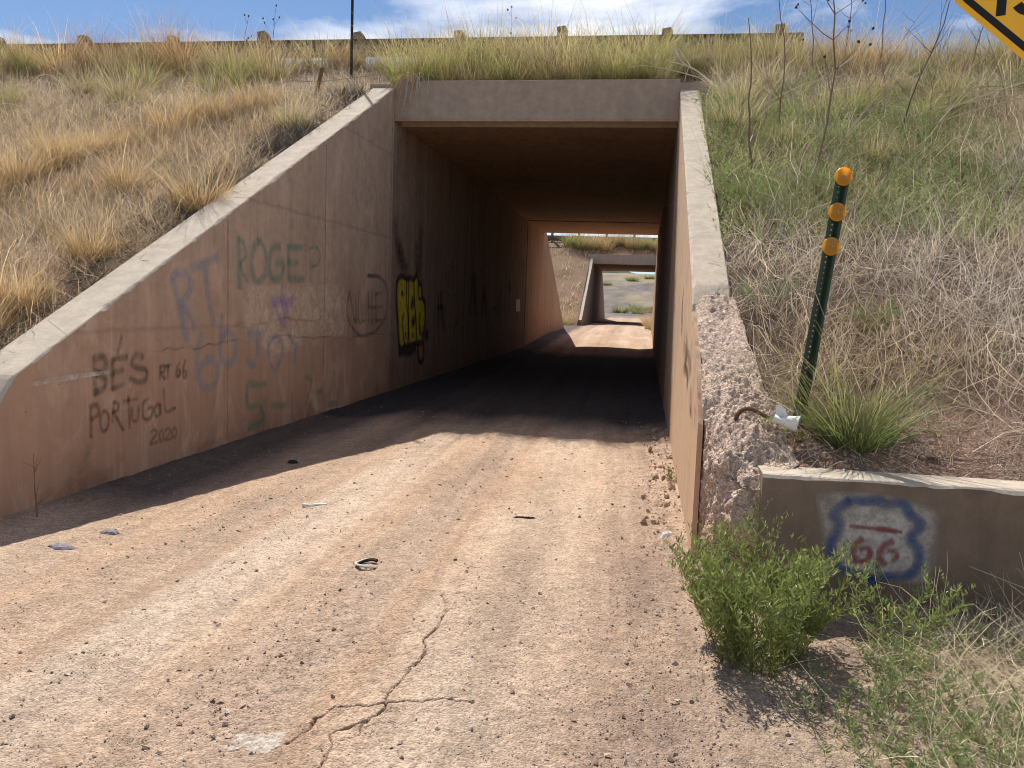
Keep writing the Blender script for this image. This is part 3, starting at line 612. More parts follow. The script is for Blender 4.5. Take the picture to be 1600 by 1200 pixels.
X, Y = np.meshgrid(gx, gy, indexing='ij')
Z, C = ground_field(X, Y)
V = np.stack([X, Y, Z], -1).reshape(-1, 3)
# the cracked paving in front gets a finer patch of the same sheet
i0, i1 = np.searchsorted(gx, -1.42), np.searchsorted(gx, -0.42); j0, j1 = np.searchsorted(gy, 2.36), np.searchsorted(gy, 3.75)
F = grid(gx, gy)
fi, fj = F[:, 0] // len(gy), F[:, 0] % len(gy)
F = F[~((fi >= i0) & (fi < i1) & (fj >= j0) & (fj < j1))]
fx_ = np.linspace(gx[i0], gx[i1], 240); fy_ = np.linspace(gy[j0], gy[j1], 320)
X2, Y2_ = np.meshgrid(fx_, fy_, indexing='ij')
Z2, C2 = ground_field(X2, Y2_)
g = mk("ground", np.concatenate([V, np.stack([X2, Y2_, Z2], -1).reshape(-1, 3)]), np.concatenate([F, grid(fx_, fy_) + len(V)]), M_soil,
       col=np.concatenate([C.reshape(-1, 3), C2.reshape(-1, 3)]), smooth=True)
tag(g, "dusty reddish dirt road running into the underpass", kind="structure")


def gz(x, y):
    """height of the road surface close to a point (nearest grid vertex)"""
    i = np.clip(np.searchsorted(gx, x), 0, len(gx) - 1); j = np.clip(np.searchsorted(gy, y), 0, len(gy) - 1)
    return Z[i, j]


# ------------------------------------------------------------------ embankments
def bank_part(xs, ys, f, base, seed):
    XX, YY = np.meshgrid(xs, ys, indexing='ij')
    ZZ = f(XX, YY)
    n = fbm2(XX * 0.8, YY * 0.8, 4, seed); nn = fbm2(XX * 7, YY * 7, 3, seed + 5)
    c = np.array(base) * (1 + 0.7 * n + 0.5 * nn)[..., None]
    c = lay(c, np.array([0.36, 0.20, 0.13]), sstep(0.05, 0.3, n) * 0.8)
    return np.stack([XX, YY, ZZ], -1).reshape(-1, 3), grid(xs, ys), c.reshape(-1, 3)


def bank_object(name, pieces, label):
    Vs, Fs, Cs, n = [], [], [], 0
    for v, f, c in pieces:
        Vs.append(v); Fs.append(f + n); Cs.append(c); n += len(v)
    return tag(mk(name, np.concatenate(Vs), np.concatenate(Fs), M_bank, col=np.concatenate(Cs), smooth=True), label, kind="structure")


bc = (0.27, 0.185, 0.12)


def red_lip(p):
    v, f, c = p
    w = sstep(5.35, 4.85, v[:, 1] + 0.3 * fbm2(v[:, 0] * 2, v[:, 1] * 2, 3, 66) - 0.35 * sstep(1.6, 2.3, v[:, 0]))
    return v, f, lay(c, np.array([0.36, 0.225, 0.16]), 0.8 * w)


ysd = np.concatenate([np.arange(2.2, 16, 0.1), np.arange(16, 43, 0.5)])
ysr = np.concatenate([np.arange(4.36, 16, 0.08), np.arange(16, 43, 0.5)])
xsl = np.concatenate([[-70, -50, -35, -26, -20, -17], np.arange(-15, -4.18, 0.12), [-4.18]])
xsr = np.concatenate([np.arange(0.56, 7, 0.08), [7.4, 8, 8.8]])
bank_object("embankment", [
    bank_part(xsl, ysd, bank1n, (0.40, 0.29, 0.19), 60), red_lip(bank_part(xsr, ysr, bank1n, (0.17, 0.12, 0.085), 61)),
    bank_part(np.array([8.8, 10, 12, 15, 20, 28, 40, 60]), ysd, bank1n, bc, 62),
    bank_part(np.arange(-4.18, 0.62, 0.08), np.arange(12.62, 31.2, 0.2), lambda x, y: np.maximum(bank1n(x, y), 4.79 - 0.01), bc, 63)],
    "grassy red earth embankment carrying the nearer highway carriageway")
y2s = np.arange(44, 76, 0.35)
bank_object("embankment", [
    bank_part(np.concatenate([[-90, -60, -40, -28], np.arange(-20, X2L - 0.2, 0.4), [X2L - 0.2]]), y2s, bank2n, bc, 64),
    bank_part(np.concatenate([[X2R + 0.2], np.arange(X2R + 0.4, 14, 0.4), [20, 40, 60, 90]]), y2s, bank2n, bc, 65),
    bank_part(np.linspace(X2L - 0.2, X2R + 0.2, 14), np.arange(54.15, 64.4, 0.3), lambda x, y: np.maximum(bank2n(x, y), 4.81), bc, 66)],
    "farther embankment seen through the underpass")
for n_, (y0, y1, z) in enumerate(((15.4, 28.4, 5.68), (57.6, 61.6, 5.98))):
    tag(mk("highway_road", *box(-70, 60, y0, y1, z - 0.3, z), M_asphalt), "asphalt highway on top of the embankment", kind="structure")
# hills far behind
hx = np.linspace(-900, 700, 240)
hy = np.array([1150, 1200, 1260, 1340, 1500])
HX, HY = np.meshgrid(hx, hy, indexing='ij')
prof = np.array([0.0, 0.75, 0.95, 1.0, 0.6])[None, :]
mesa = 66 * sstep(-10, -70, HX) + 52 + 8 * fbm2(HX * 0.004, HY * 0, 3, 81) + 5 * fbm2(HX * 0.05, HY * 0.02, 3, 82)
HZ = 38 + prof * mesa * 0.27 + 1.5 * fbm2(HX * 0.1, HY * 0.1, 2, 83)
tag(mk("hills", np.stack([HX, HY, HZ], -1).reshape(-1, 3), grid(hx, hy), M_hill, smooth=True), "dark wooded mesa and hills on the horizon", kind="structure")


# ------------------------------------------------------------------ underpass concrete
def wing(name, parent, mat, xin, out_dir, th, y0, y1, ztop, zb=-0.35, step=0.03, chip=0.02, seed=0, endfun=None):
    """wall running along Y; profile: inner foot, inner face, chipped arris, top, outer foot"""
    ys = np.linspace(y0, y1, int((y1 - y0) / step) + 1)
    zt = ztop(ys)
    if endfun is not None:
        zt = endfun(ys, zt)
    ch = chip * (0.4 + 3.2 * np.maximum(0, fbm2(ys * 7, ys * 0 + seed, 5, seed, 0.7) + 0.06))
    ch = np.clip(ch, 0.004, 0.2)
    jig = 0.007 * fbm2(ys * 14, ys * 0, 3, seed + 3)
    cols = [(0 * ys, zb + 0 * ys), (0 * ys, zt * 0.35), (0 * ys, zt * 0.7), (0 * ys, zt - ch), (ch * 0.5, zt - ch * 0.35 + jig), (ch * 1.1, zt),
            (th * 0.4 + 0 * ys, zt + jig * 0.4), (th * 0.7 + 0 * ys, zt - jig * 0.4), (th - 0.015 + 0 * ys, zt), (th + 0 * ys, zt - 0.03), (th + 0 * ys, zb + 0 * ys)]
    V = np.stack([np.stack([xin + out_dir * a, ys, b], -1) for a, b in cols], 1).reshape(-1, 3)
    F = grid(ys, np.arange(len(cols)))
    k = len(cols); n = len(ys)
    caps = [np.array([list(range(k))]), np.array([list(range((n - 1) * k, n * k))])]
    inner = (np.arange(len(F)) % (k - 1)) < 3
    o = mk(name, V, [F] + caps, mat, parent)
    o.data.materials.append(M_cope)
    mi = np.zeros(len(F) + 2, np.int32); mi[:len(F)] = ~inner
    o.data.polygons.foreach_set("material_index", mi)
    return o


def prism_x(name, parent, mat, x0, x1, y0, y1, zt, zb=-0.35, step=0.05, chip=0.02, seed=0):
    """wall running along X, front face at y0"""
    xs = np.linspace(x0, x1, int((x1 - x0) / step) + 1)
    ch = np.clip(chip * (0.5 + 1.8 * np.maximum(0, fbm2(xs * 5, xs * 0 + 3.3, 4, seed) + 0.1)), 0.003, 0.2)
    jig = 0.01 * fbm2(xs * 8, xs * 0, 3, seed + 3)
    T = zt + 0 * xs
    cols = [(0 * xs, zb + 0 * xs), (0 * xs, T - ch), (ch * 0.6, T - ch * 0.35 + jig), (ch * 1.3, T), (0.6 * (y1 - y0) + 0 * xs, T + jig), (y1 - y0 + 0 * xs, T), (y1 - y0 + 0 * xs, zb + 0 * xs)]
    V = np.stack([np.stack([xs, y0 + a, b], -1) for a, b in cols], 1).reshape(-1, 3)
    F = grid(xs, np.arange(len(cols))); k = len(cols); n = len(xs)
    o = mk(name, V, [F, np.array([list(range(k))]), np.array([list(range((n - 1) * k, n * k))])], mat, parent)
    o.data.materials.append(M_cope)
    mi = np.zeros(len(F) + 2, np.int32); mi[:len(F)] = (np.arange(len(F)) % (k - 1)) >= 1
    o.data.polygons.foreach_set("material_index", mi)
    return o


def slab(name, parent, mat, x0, x1, y0, y1, z0, z1):
    return mk(name, *box(x0, x1, y0, y1, z0, z1), mat, parent)


under = empty("underpass", (0, 0, 0))
tag(under, "concrete underpass in the foreground with graffiti on its shaded left wall", "underpass")
TH = 0.35
topL = lambda y: 0.481 * (y - 4.52) + 0.875


def endL(y, z):
    w = sstep(4.66, 4.45, y)
    return z - w * (0.13 + 0.12 * fbm2(y * 7, y * 0, 3, 4)) - 0.1 * sstep(4.2, 4.0, y)


wl = wing("wing_wall", under, M_wallL, XL, -1, TH, 2.9, YF - 0.012, topL, seed=2, chip=0.022, endfun=endL)
tag(wl, "shaded left wing wall covered in faded graffiti")
topR = lambda y: 0.485 * (y - 12.4) + 4.62
wr = wing("wing_wall", under, M_wallR, XR, 1, 0.28, 6.0, YF - 0.012, topR, seed=7, chip=0.028, endfun=lambda y, z: z - sstep(6.40, 6.05, y) * (0.09 + 0.2 * np.maximum(0, fbm2(y * 16, y * 0, 3, 19))))
tag(wr, "sunlit right wing wall with a broken lower end")
# smooth face left standing beside the broken end
ysk = np.linspace(4.88, 5.997, 29)
skt = np.minimum(topR(ysk) - 0.02, topR(ysk)) - 0.05 * np.abs(fbm2(ysk * 6, ysk * 0, 4, 15)) * sstep(6.1, 5.9, ysk) - 0.10 * sstep(5.3, 4.8, ysk)
sk = np.concatenate([np.stack([XR + 0 * ysk, ysk, -0.3 + 0 * ysk], 1), np.stack([XR + 0 * ysk, ysk, skt], 1),
                     np.stack([XR + 0.03 + 0 * ysk, ysk, skt - 0.015], 1), np.stack([XR + 0.03 + 0 * ysk, ysk, -0.3 + 0 * ysk], 1)])
nk = len(ysk); fk = []
for r in range(3):
    for a in range(nk - 1):
        fk.append([r * nk + a, r * nk + a + 1, (r + 1) * nk + a + 1, (r + 1) * nk + a])
fk.append([0, nk, 2 * nk, 3 * nk])
mk("wall_face", sk, np.array(fk), M_wallR, under)
def worley(x, y, z, s=0):
    ix, iy, iz = np.floor(x), np.floor(y), np.floor(z); best = np.full(x.shape, 9.0)
    for a in (-1, 0, 1):
        for b in (-1, 0, 1):
            for c in (-1, 0, 1):
                p, q, r = ix + a + 5000, iy + b + 5000, iz + c + 5000
                d = (p - 5000 + _hash(p, q, r, s) - x) ** 2 + (q - 5000 + _hash(p, q, r, s + 7) - y) ** 2 + (r - 5000 + _hash(p, q, r, s + 13) - z) ** 2
                best = np.minimum(best, d)
    return np.sqrt(best)


# broken aggregate end between the wing wall and the return wall
pA = np.array([[0.360, 6.22], [0.360, 5.6], [0.360, 4.95], [0.372, 4.72], [0.405, 4.44], [0.50, 4.255], [0.72, 4.225]])
pB = np.array([[0.64, 6.22], [0.68, 5.6], [0.74, 5.1], [0.76, 4.95], [0.78, 4.75], [0.80, 4.6], [0.84, 4.46]])
sa = np.linspace(0, 1, 260); ka = np.array([0, .25, .52, .64, .80, .92, 1.0])
PA = np.stack([np.interp(sa, ka, pA[:, 0]), np.interp(sa, ka, pA[:, 1])], 1)
PB = np.stack([np.interp(sa, ka, pB[:, 0]), np.interp(sa, ka, pB[:, 1])], 1)
zt_ = np.interp(sa, ka, [1.60, 1.31, 0.95, 0.86, 0.78, 0.70, 0.685])
rows = []
NH = 110
for h in np.linspace(-0.15, 1, NH):
    rows.append(np.stack([PA[:, 0], PA[:, 1], zt_ * h], 1))
for t in np.linspace(0.015, 1, 80):
    q = PA * (1 - t) + PB * t
    rows.append(np.stack([q[:, 0], q[:, 1], zt_ + (np.interp(sa, ka, [1.60, 1.31, 1.05, .98, .90, .80, .72]) - zt_) * t], 1))
R_ = np.stack(rows, 1)
nv = np.stack(np.broadcast_arrays(-0.85 + 0 * R_[..., 0], -0.4 + 0 * R_[..., 0], 0.0 * R_[..., 0]), -1)
topw = np.zeros(R_.shape[:2]); topw[:, NH:] = 1; topw[:, NH - 16:NH] = np.linspace(0, 1, 16)
topw = np.maximum(topw, (sa < 0.5)[:, None] * 1.0)
nv = nv * (1 - topw[..., None]) + np.array([0, 0, 1.0]) * topw[..., None]
x_, y_, z_ = R_[..., 0], R_[..., 1], R_[..., 2]
dsp = 0.17 * fbm3(x_ * 5, y_ * 5, z_ * 5, 2, 90) - 0.13 * np.abs(fbm3(x_ * 11, y_ * 11, z_ * 11, 3, 91, 0.6)) + 0.03 + 0.075 * fbm3(x_ * 26, y_ * 26, z_ * 26, 3, 92, 0.75) + 0.020 * np.maximum(0, 0.45 - worley(x_ * 30 + 3 * vnoise(x_ * 9, y_ * 9, z_ * 9, 96), y_ * 30, z_ * 30, 93)) - 0.02 * np.maximum(0, fbm3(x_ * 40, y_ * 40, z_ * 40, 2, 97) - 0.12) * 6
amp = np.minimum(0.6 + 0 * sa, 0.12 + 0.88 * sstep(1.0, 0.93, sa))[:, None] * (0.6 + 0.9 * sstep(0.25, 0.6, sa)[:, None])
amp = amp * (topw + (1 - topw) * sstep(0.48, 0.62, sa)[:, None]) * np.clip(np.arange(R_.shape[1]) / (NH - 1.0), 0, 1)[None, :] ** np.where(sa < 0.5, 6, 0.5)[:, None]
edge_roll = np.exp(-((np.arange(R_.shape[1]) - NH + 1) / 10.0) ** 2)[None, :] * 0.05
R_ = R_ + nv * ((dsp - 0.05) * amp)[..., None] - np.array([-0.6, -0.5, 0.8]) * (edge_roll * sstep(0.52, 0.66, sa)[:, None] * sstep(1, 0.93, sa)[:, None])[..., None]
R_[..., 0] = np.maximum(R_[..., 0], XR + 0.012)
tt_ = np.clip(np.arange(R_.shape[1]) - NH, 0, 999) / 80.0
R_[..., 1] += (0.05 + 0.40 * fbm2(tt_ * 3, tt_ * 0, 2, 195))[None, :] * sstep(0.16, 0.0, sa)[:, None] * topw
R_[..., 2] += 0.03 * sstep(0.12, 0.02, sa)[:, None] * topw
bc_ = np.array([0.65, 0.49, 0.385]) * (1 + 0.7 * fbm3(x_ * 6, y_ * 6, z_ * 6, 4, 98))[..., None]
wc_ = _hash(np.floor(x_ * 45) + 5000, np.floor(y_ * 45) + 5000, np.floor(z_ * 45) + 5000, 99)
bc_ = bc_ * (0.72 + 0.5 * wc_)[..., None]
bc_ = lay(bc_, np.array([0.50, 0.31, 0.20]), sstep(0.55, 0.15, z_) * 0.7 * (1 - topw))
tag(mk("broken_concrete", R_.reshape(-1, 3), grid(sa, np.arange(R_.shape[1])), M_broken, under, col=bc_.reshape(-1, 3), smooth=True), "crumbled aggregate at the broken wall end")
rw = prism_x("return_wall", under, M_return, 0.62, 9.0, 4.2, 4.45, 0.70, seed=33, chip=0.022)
tag(rw, "low return wall with a painted road shield")
# barrel
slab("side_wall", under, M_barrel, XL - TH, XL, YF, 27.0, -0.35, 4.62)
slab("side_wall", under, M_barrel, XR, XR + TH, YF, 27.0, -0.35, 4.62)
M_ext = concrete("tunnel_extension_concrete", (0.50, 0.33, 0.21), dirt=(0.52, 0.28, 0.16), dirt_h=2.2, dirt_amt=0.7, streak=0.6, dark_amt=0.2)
slab("side_wall", under, M_ext, XL - TH, XL + 0.012, 27.02, YB, -0.35, 4.62)
slab("side_wall", under, M_ext, XR - 0.012, XR + TH, 27.02, YB, -0.35, 4.62)
slab("roof_slab", under, M_soffit, XL + 0.002, XR - 0.002, YF + 0.40, 27.0, ZC + 0.012, 4.62)
slab("roof_slab", under, M_soffit, XL + 0.014, XR - 0.014, 27.02, YB - 0.4, ZC - 0.01, 4.62)
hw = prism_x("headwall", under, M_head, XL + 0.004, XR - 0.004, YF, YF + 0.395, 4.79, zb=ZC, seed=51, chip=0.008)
slab("headwall", under, M_soffit, XL - TH, XR + TH, YB - 0.398, YB, ZC - 0.004, 4.80)
mk("headwall_shoulder", *box(XL - 0.40, XL + 0.003, YF + 0.005, YF + 0.39, 4.0, 4.74), M_head, under)
mk("headwall_shoulder", *box(XR - 0.003, XR + 0.40, YF + 0.005, YF + 0.39, 4.0, 4.74), M_head, under)
# thin drip lip under the headwall and formwork ribs in the soffit
mk("drip_lip", *box(XL + 0.006, XR - 0.006, YF - 0.012, YF + 0.0, ZC + 0.0, ZC + 0.035), M_soffit, under)
for xj in (-2.55, -1.3):
    mk("formwork_seam", *box(xj, xj + 0.014, YF + 0.42, 26.9, ZC + 0.006, ZC + 0.02), M_head, under)
topF = lambda y: 4.66 - 0.455 * (y - YB)
for xi, dr, sd_ in ((XL, -1, 17), (XR, 1, 18)):
    wing("wing_wall", under, M_ext, xi, dr, TH, YB + 0.01, 40.8, topF, seed=sd_, step=0.2)
# paint on the walls


def catmull(P, n=6):
    P = np.asarray(P, float)
    if len(P) < 3:
        t = np.linspace(0, 1, 10)[:, None]
        return P[0] * (1 - t) + P[-1] * t
    closed = np.allclose(P[0], P[-1])
    Q = np.concatenate([[P[-2] if closed else 2 * P[0] - P[1]], P, [P[1] if closed else 2 * P[-1] - P[-2]]])
    r = []
    for i in range(len(P) - 1):
        a, b, c, d = Q[i:i + 4]
        for t in np.arange(n) / n:
            r.append(0.5 * (2 * b + (c - a) * t + (2 * a - 5 * b + 4 * c - d) * t ** 2 + (-a + 3 * b - 3 * c + d) * t ** 3))
    r.append(P[-1])
    return np.array(r)


def paint(name, parent, key, plane, val, sgn, mat, base=0.0015, soft=1.0, split=None):
    if split:
        lab, its = STROKES[key]; a = 0
        for q in split:
            STROKES["_" + key] = (lab, its[a:q]); paint(name, parent, "_" + key, plane, val, sgn, mat, base + 0.0004 * a, soft); a = q
        return
    return paint1(name, parent, key, plane, val, sgn, mat, base, soft)


def paint1(name, parent, key, plane, val, sgn, mat, base=0.0015, soft=1.0):
    """strokes lying on a wall plane; plane 'x' or 'y', sgn = side the paint faces"""
    label, items = STROKES[key]
    Vs, Fs4, Ft, Cs, As, n = [], [], [], [], [], 0
    for k, it in enumerate(items):
        off = val + sgn * (base + 0.0004 * k)
        if it[0] == 'poly':
            P = np.asarray(it[1], float); c = P.mean(0)
            if len(P) > 6:
                P = catmull(np.concatenate([P, P[:1]]), 4)[:-1]
            rings = [P * f + c * (1 - f) for f in (1.0, 0.86, 0.6)] + [c[None]]
            al = [0.0, 0.85, 1.0]
            if sgn * 0 + soft < 0.5:
                al = [1.0, 1.0, 1.0]
            m_ = len(P)
            pts = np.concatenate(rings)
            a = np.concatenate([np.full(m_, al[0]), np.full(m_, al[1]), np.full(m_, al[2]), [1.0]])
            for r in range(2):
                for j in range(m_):
                    Fs4.append([n + r * m_ + j, n + r * m_ + (j + 1) % m_, n + (r + 1) * m_ + (j + 1) % m_, n + (r + 1) * m_ + j])
            for j in range(m_):
                Ft.append([n + 2 * m_ + j, n + 2 * m_ + (j + 1) % m_, n + 3 * m_])
            col_ = it[2]
        else:
            pl, w, col_ = it
            P = catmull(pl, 40 if "crack" in key else 6)
            if "crack" in key:
                P = P + np.stack([0 * P[:, 0], 0.10 * fbm2(P[:, 0] * 1.5, P[:, 0] * 0 + k, 4, 170) + 0.05 * fbm2(P[:, 0] * 9, P[:, 0] * 0 + k, 3, 171)], 1)
                w = w * 1.4
            T = np.gradient(P, axis=0); T /= np.linalg.norm(T, axis=1)[:, None] + 1e-9
            # round the ends off with short run-outs
            P = np.concatenate([[P[0] - T[0] * w * 0.45], P, [P[-1] + T[-1] * w * 0.45]]); T = np.concatenate([T[:1], T, T[-1:]])
            Nn = np.stack([-T[:, 1], T[:, 0]], 1)
            ww = w * (0.9 + 0.2 * vnoise2(np.arange(len(P)) * 0.4, 3.0 * k, 5))
            offs = np.array([-0.8, -0.36, 0.0, 0.36, 0.8]); al = np.array([0, 0.72, 1, 0.72, 0])
            pts = (P[:, None, :] + Nn[:, None, :] * (offs[None, :, None] * ww[:, None, None])).reshape(-1, 2)
            aa = np.tile(al, (len(P), 1)); aa[0] = 0; aa[-1] = 0
            aa *= (0.7 + 0.45 * vnoise2(np.arange(len(P)) * 0.5, 7.7 * k + 1, 6))[:, None]
            aa = aa * (np.clip(4 * fbm2(P[:, 0] * 1.7, P[:, 0] * 0, 3, 172) + 0.6, 0, 1)[:, None] if 'crack' in key else 1)
            a = np.clip(aa, 0, 1).ravel()
            Fs4 += (grid(np.arange(len(P)), np.arange(5)) + n).tolist()
        if plane == 'x':
            V3 = np.stack([np.full(len(pts), off), pts[:, 0], pts[:, 1]], 1)
        else:
            V3 = np.stack([pts[:, 0], np.full(len(pts), off), pts[:, 1]], 1)
        Vs.append(V3); As.append(a); Cs.append(np.tile(np.array(col_, float), (len(pts), 1))); n += len(pts)
    o = mk(name, np.concatenate(Vs), [np.array(Fs4)] + ([np.array(Ft)] if Ft else []), mat, parent, col=np.concatenate(Cs), alp=np.concatenate(As))
    o["label"] = label
    return o


barrel_l = [o for o in under.children if o.name.startswith("side_wall")][0]
paint("repair_coat", wl, "patch", 'x', XL, 1, M_coat, 0.0012)
for key in ("RT", "66JOY", "ROGER", "cross", "BES", "RT66", "PORTUGAL", "2020", "date", "NLHE"):
    paint("graffiti", wl, key, 'x', XL, 1, M_spray, 0.003, split={"date": [4, 6]}.get(key))
paint("grey_strip", wl, "tape", 'x', XL, 1, M_coat, 0.007)
STROKES["joints"] = ("faint vertical formwork joint lines", [([[y, 0.05], [y, 1.2], [y, float(topL(y)) - 0.06]], 0.02, (0.26, 0.19, 0.14)) for y in (7.35, 9.75, 12.36)])
paint("formwork_joint", wl, "joints", 'x', XL, 1, M_spray, 0.001, split=[1, 2, 3])
paint("crack", wl, "wcracks", 'x', XL, 1, M_crack, 0.0022, split=[1, 2, 3])
for key in ("smear", "throwup", "chalk", "tags"):
    paint("graffiti", barrel_l, key, 'x', XL, 1, M_throw if key == "throwup" else M_spray, 0.002 + 0.002 * (key == "throwup"), split={"tags": [3, 4, 5, 6, 7, 8, 9], "chalk": [4, 5, 6], "smear": [2, 4]}.get(key))
paint("wall_plate", barrel_l, "plate", 'x', XL, 1, M_paper, 0.006, soft=0)
paint("graffiti", wr, "rtags", 'x', XR, -1, M_spray, 0.003, split=[2, 6, 8, 10])
paint("white_ground", rw, "shield_white", 'y', 4.2, -1, M_shield, 0.0012)
paint("road_shield", rw, "shield", 'y', 4.2, -1, M_shield, 0.003)

# second underpass, 54 m off
under2 = empty("underpass", (0, 54, 0.4))
tag(under2, "small distant underpass framed by the tunnel opening", "underpass")


def at2(o):
    o.parent = under2
    o.location = (-under2.location.x, -under2.location.y, -under2.location.z)
    return o


under2_parts = []
M_far = concrete("distant_wall_concrete", (0.30, 0.23, 0.17), dirt=(0.33, 0.2, 0.13), dirt_h=2.4, dirt_amt=0.6, streak=0.4, dark_amt=0.3)
for xi, dr in ((X2L, -1), (X2R, 1)):
    at2(mk("side_wall", *box(min(xi, xi + dr * TH), max(xi, xi + dr * TH), Y2, Y2B, -0.3, 4.6), M_far))
    at2(wing("wing_wall", None, M_far, xi, dr, TH, 46.0, Y2 - 0.01, lambda y: 4.62 + 0.49 * (y - Y2), zb=-0.3, seed=70 + dr, step=0.25))
    at2(wing("wing_wall", None, M_far, xi, dr, TH, Y2B + 0.01, 72.5, lambda y: 4.62 - 0.49 * (y - Y2B), zb=-0.3, seed=74 + dr, step=0.25))
at2(mk("headwall", *box(X2L - TH - 0.02, X2R + TH + 0.02, Y2 - 0.004, Y2 + 0.4, 4.22, 4.82), M_head))
at2(mk("headwall", *box(X2L + .003, X2R - .003, Y2B - 0.4, Y2B, 4.22, 4.82), M_head))
at2(mk("roof_slab", *box(X2L + .002, X2R - .002, Y2 + 0.402, Y2B - 0.402, 4.23, 4.6), M_soffit))


# ------------------------------------------------------------------ guardrails
def guardrail(y, z_base, rail_top, post_top, xs, x0, x1, label, post_w=0.18, second=None):
    g_ = empty("guardrail", ((x0 + x1) / 2, y, z_base))
    tag(g_, label, "guardrail")
    prof = np.array([[0.0, 0.0], [0.03, -0.02], [0.07, -0.06], [0.07, -0.10], [0.02, -0.14], [0.02, -0.17], [0.07, -0.21], [0.07, -0.25], [0.03, -0.29], [0.0, -0.31]])
    prof = np.concatenate([prof, prof[::-1] + np.array([0.006, 0.0])])
    k = len(prof)
    V = np.array([[x, y + a, rail_top + b] for x in (x0, x1) for a, b in prof])
    F = np.array([[j, (j + 1) % k, k + (j + 1) % k, k + j] for j in range(k)])
    r = mk("rail", V, F, M_rail, g_); r.location = -g_.location
    if second:
        r = mk("top_rail", *box(x0, x1, y, y + 0.06, second - 0.07, second), M_rail, g_); r.location = -g_.location
    # timber posts with a sloping sawn top
    h = post_top - z_base + 0.6
    w = post_w / 2
    Vp = np.array([[-w, -w, 0], [w, -w, 0], [w, w, 0], [-w, w, 0], [-w, -w, h - 0.02], [w * 0.55, -w, h], [w, -w, h - 0.07], [w, w, h - 0.07], [w * 0.55, w, h], [-w, w, h - 0.02]])
    Fp = [np.array([[0, 3, 2, 1], [3, 0, 4, 9], [1, 2, 7, 6], [4, 5, 8, 9], [5, 6, 7, 8]]), np.array([[0, 1, 6, 5, 4], [2, 3, 9, 8, 7]])]
    first = None
    for i, x in enumerate(xs):
        if first is None:
            first = mk("post", Vp, Fp, M_wood, None)
            p = first
        else:
            p = first.copy(); COL.objects.link(p)
        p.parent = g_
        p.location = (x - (x0 + x1) / 2, 0.17, -0.6 + 0.03 * math.sin(i * 2.3))
        p.rotation_euler = (0, 0.02 * math.sin(i * 1.7), 0.06 * math.sin(i * 3.1))
    return g_


guardrail(14.3, 5.55, 5.99, 6.16, -10.58 + 1.79 * np.arange(-4, 8), -20, 2.3, "weathered guardrail with wooden posts along the top of the near embankment")
guardrail(56.3, 5.75, 6.15, 7.05, 0.85 + 1.83 * np.arange(-6, 5), -12, 10, "distant guardrail above the small far underpass", 0.16, second=6.98)

# ------------------------------------------------------------------ vegetation generators
def blades(rng, root, h, w, lean, curl, c0, c1, nseg=3, cvar=0.25, az=None, wob=0.0):
    """tapering grass blades: root (n,3), h, w (n), lean = sideways travel / h"""
    n = len(root)
    if az is None:
        az = rng.uniform(0, 2 * np.pi, n)
    h = np.broadcast_to(h, n); w = np.broadcast_to(w, n); lean = np.broadcast_to(lean, n); curl = np.broadcast_to(curl, n)
    d = np.stack([np.cos(az), np.sin(az), 0 * az], 1)
    fa = az + rng.uniform(0, np.pi, n)
    s = np.stack([np.cos(fa), np.sin(fa), 0 * fa], 1)
    t = np.linspace(0, 1, nseg + 1)
    L = lean[:, None] * t + curl[:, None] * t ** 2
    zz = t - 0.42 * (np.abs(lean)[:, None] * t + np.abs(curl)[:, None] * t ** 2) * t
    cen = root[:, None, :] + (d[:, None, :] * L[..., None] + np.array([0, 0, 1.0]) * zz[..., None]) * h[:, None, None]
    if wob:
        cen = cen + rng.normal(0, wob, cen.shape) * h[:, None, None] * t[None, :, None]
    ww = w[:, None] * (1 - t ** 1.6 * 0.9)[None, :]
    V = np.stack([cen - s[:, None, :] * ww[..., None] / 2, cen + s[:, None, :] * ww[..., None] / 2], 2).reshape(-1, 3)
    m = (nseg + 1) * 2
    base = (np.arange(n) * m)[:, None]
    q = np.array([[2 * k, 2 * k + 1, 2 * k + 3, 2 * k + 2] for k in range(nseg)])
    F = (base[:, :, None] + q[None]).reshape(-1, 4)
    c0 = np.broadcast_to(np.asarray(c0, float), (n, 3)); c1 = np.broadcast_to(np.asarray(c1, float), (n, 3))
    k = (1 + rng.normal(0, cvar, n)).clip(0.4, 1.7)[:, None, None]
    C = (c0[:, None, :] * (1 - t)[None, :, None] + c1[:, None, :] * t[None, :, None]) * k
    C = np.repeat(C, 2, axis=1).reshape(-1, 3)
    return V, F, C


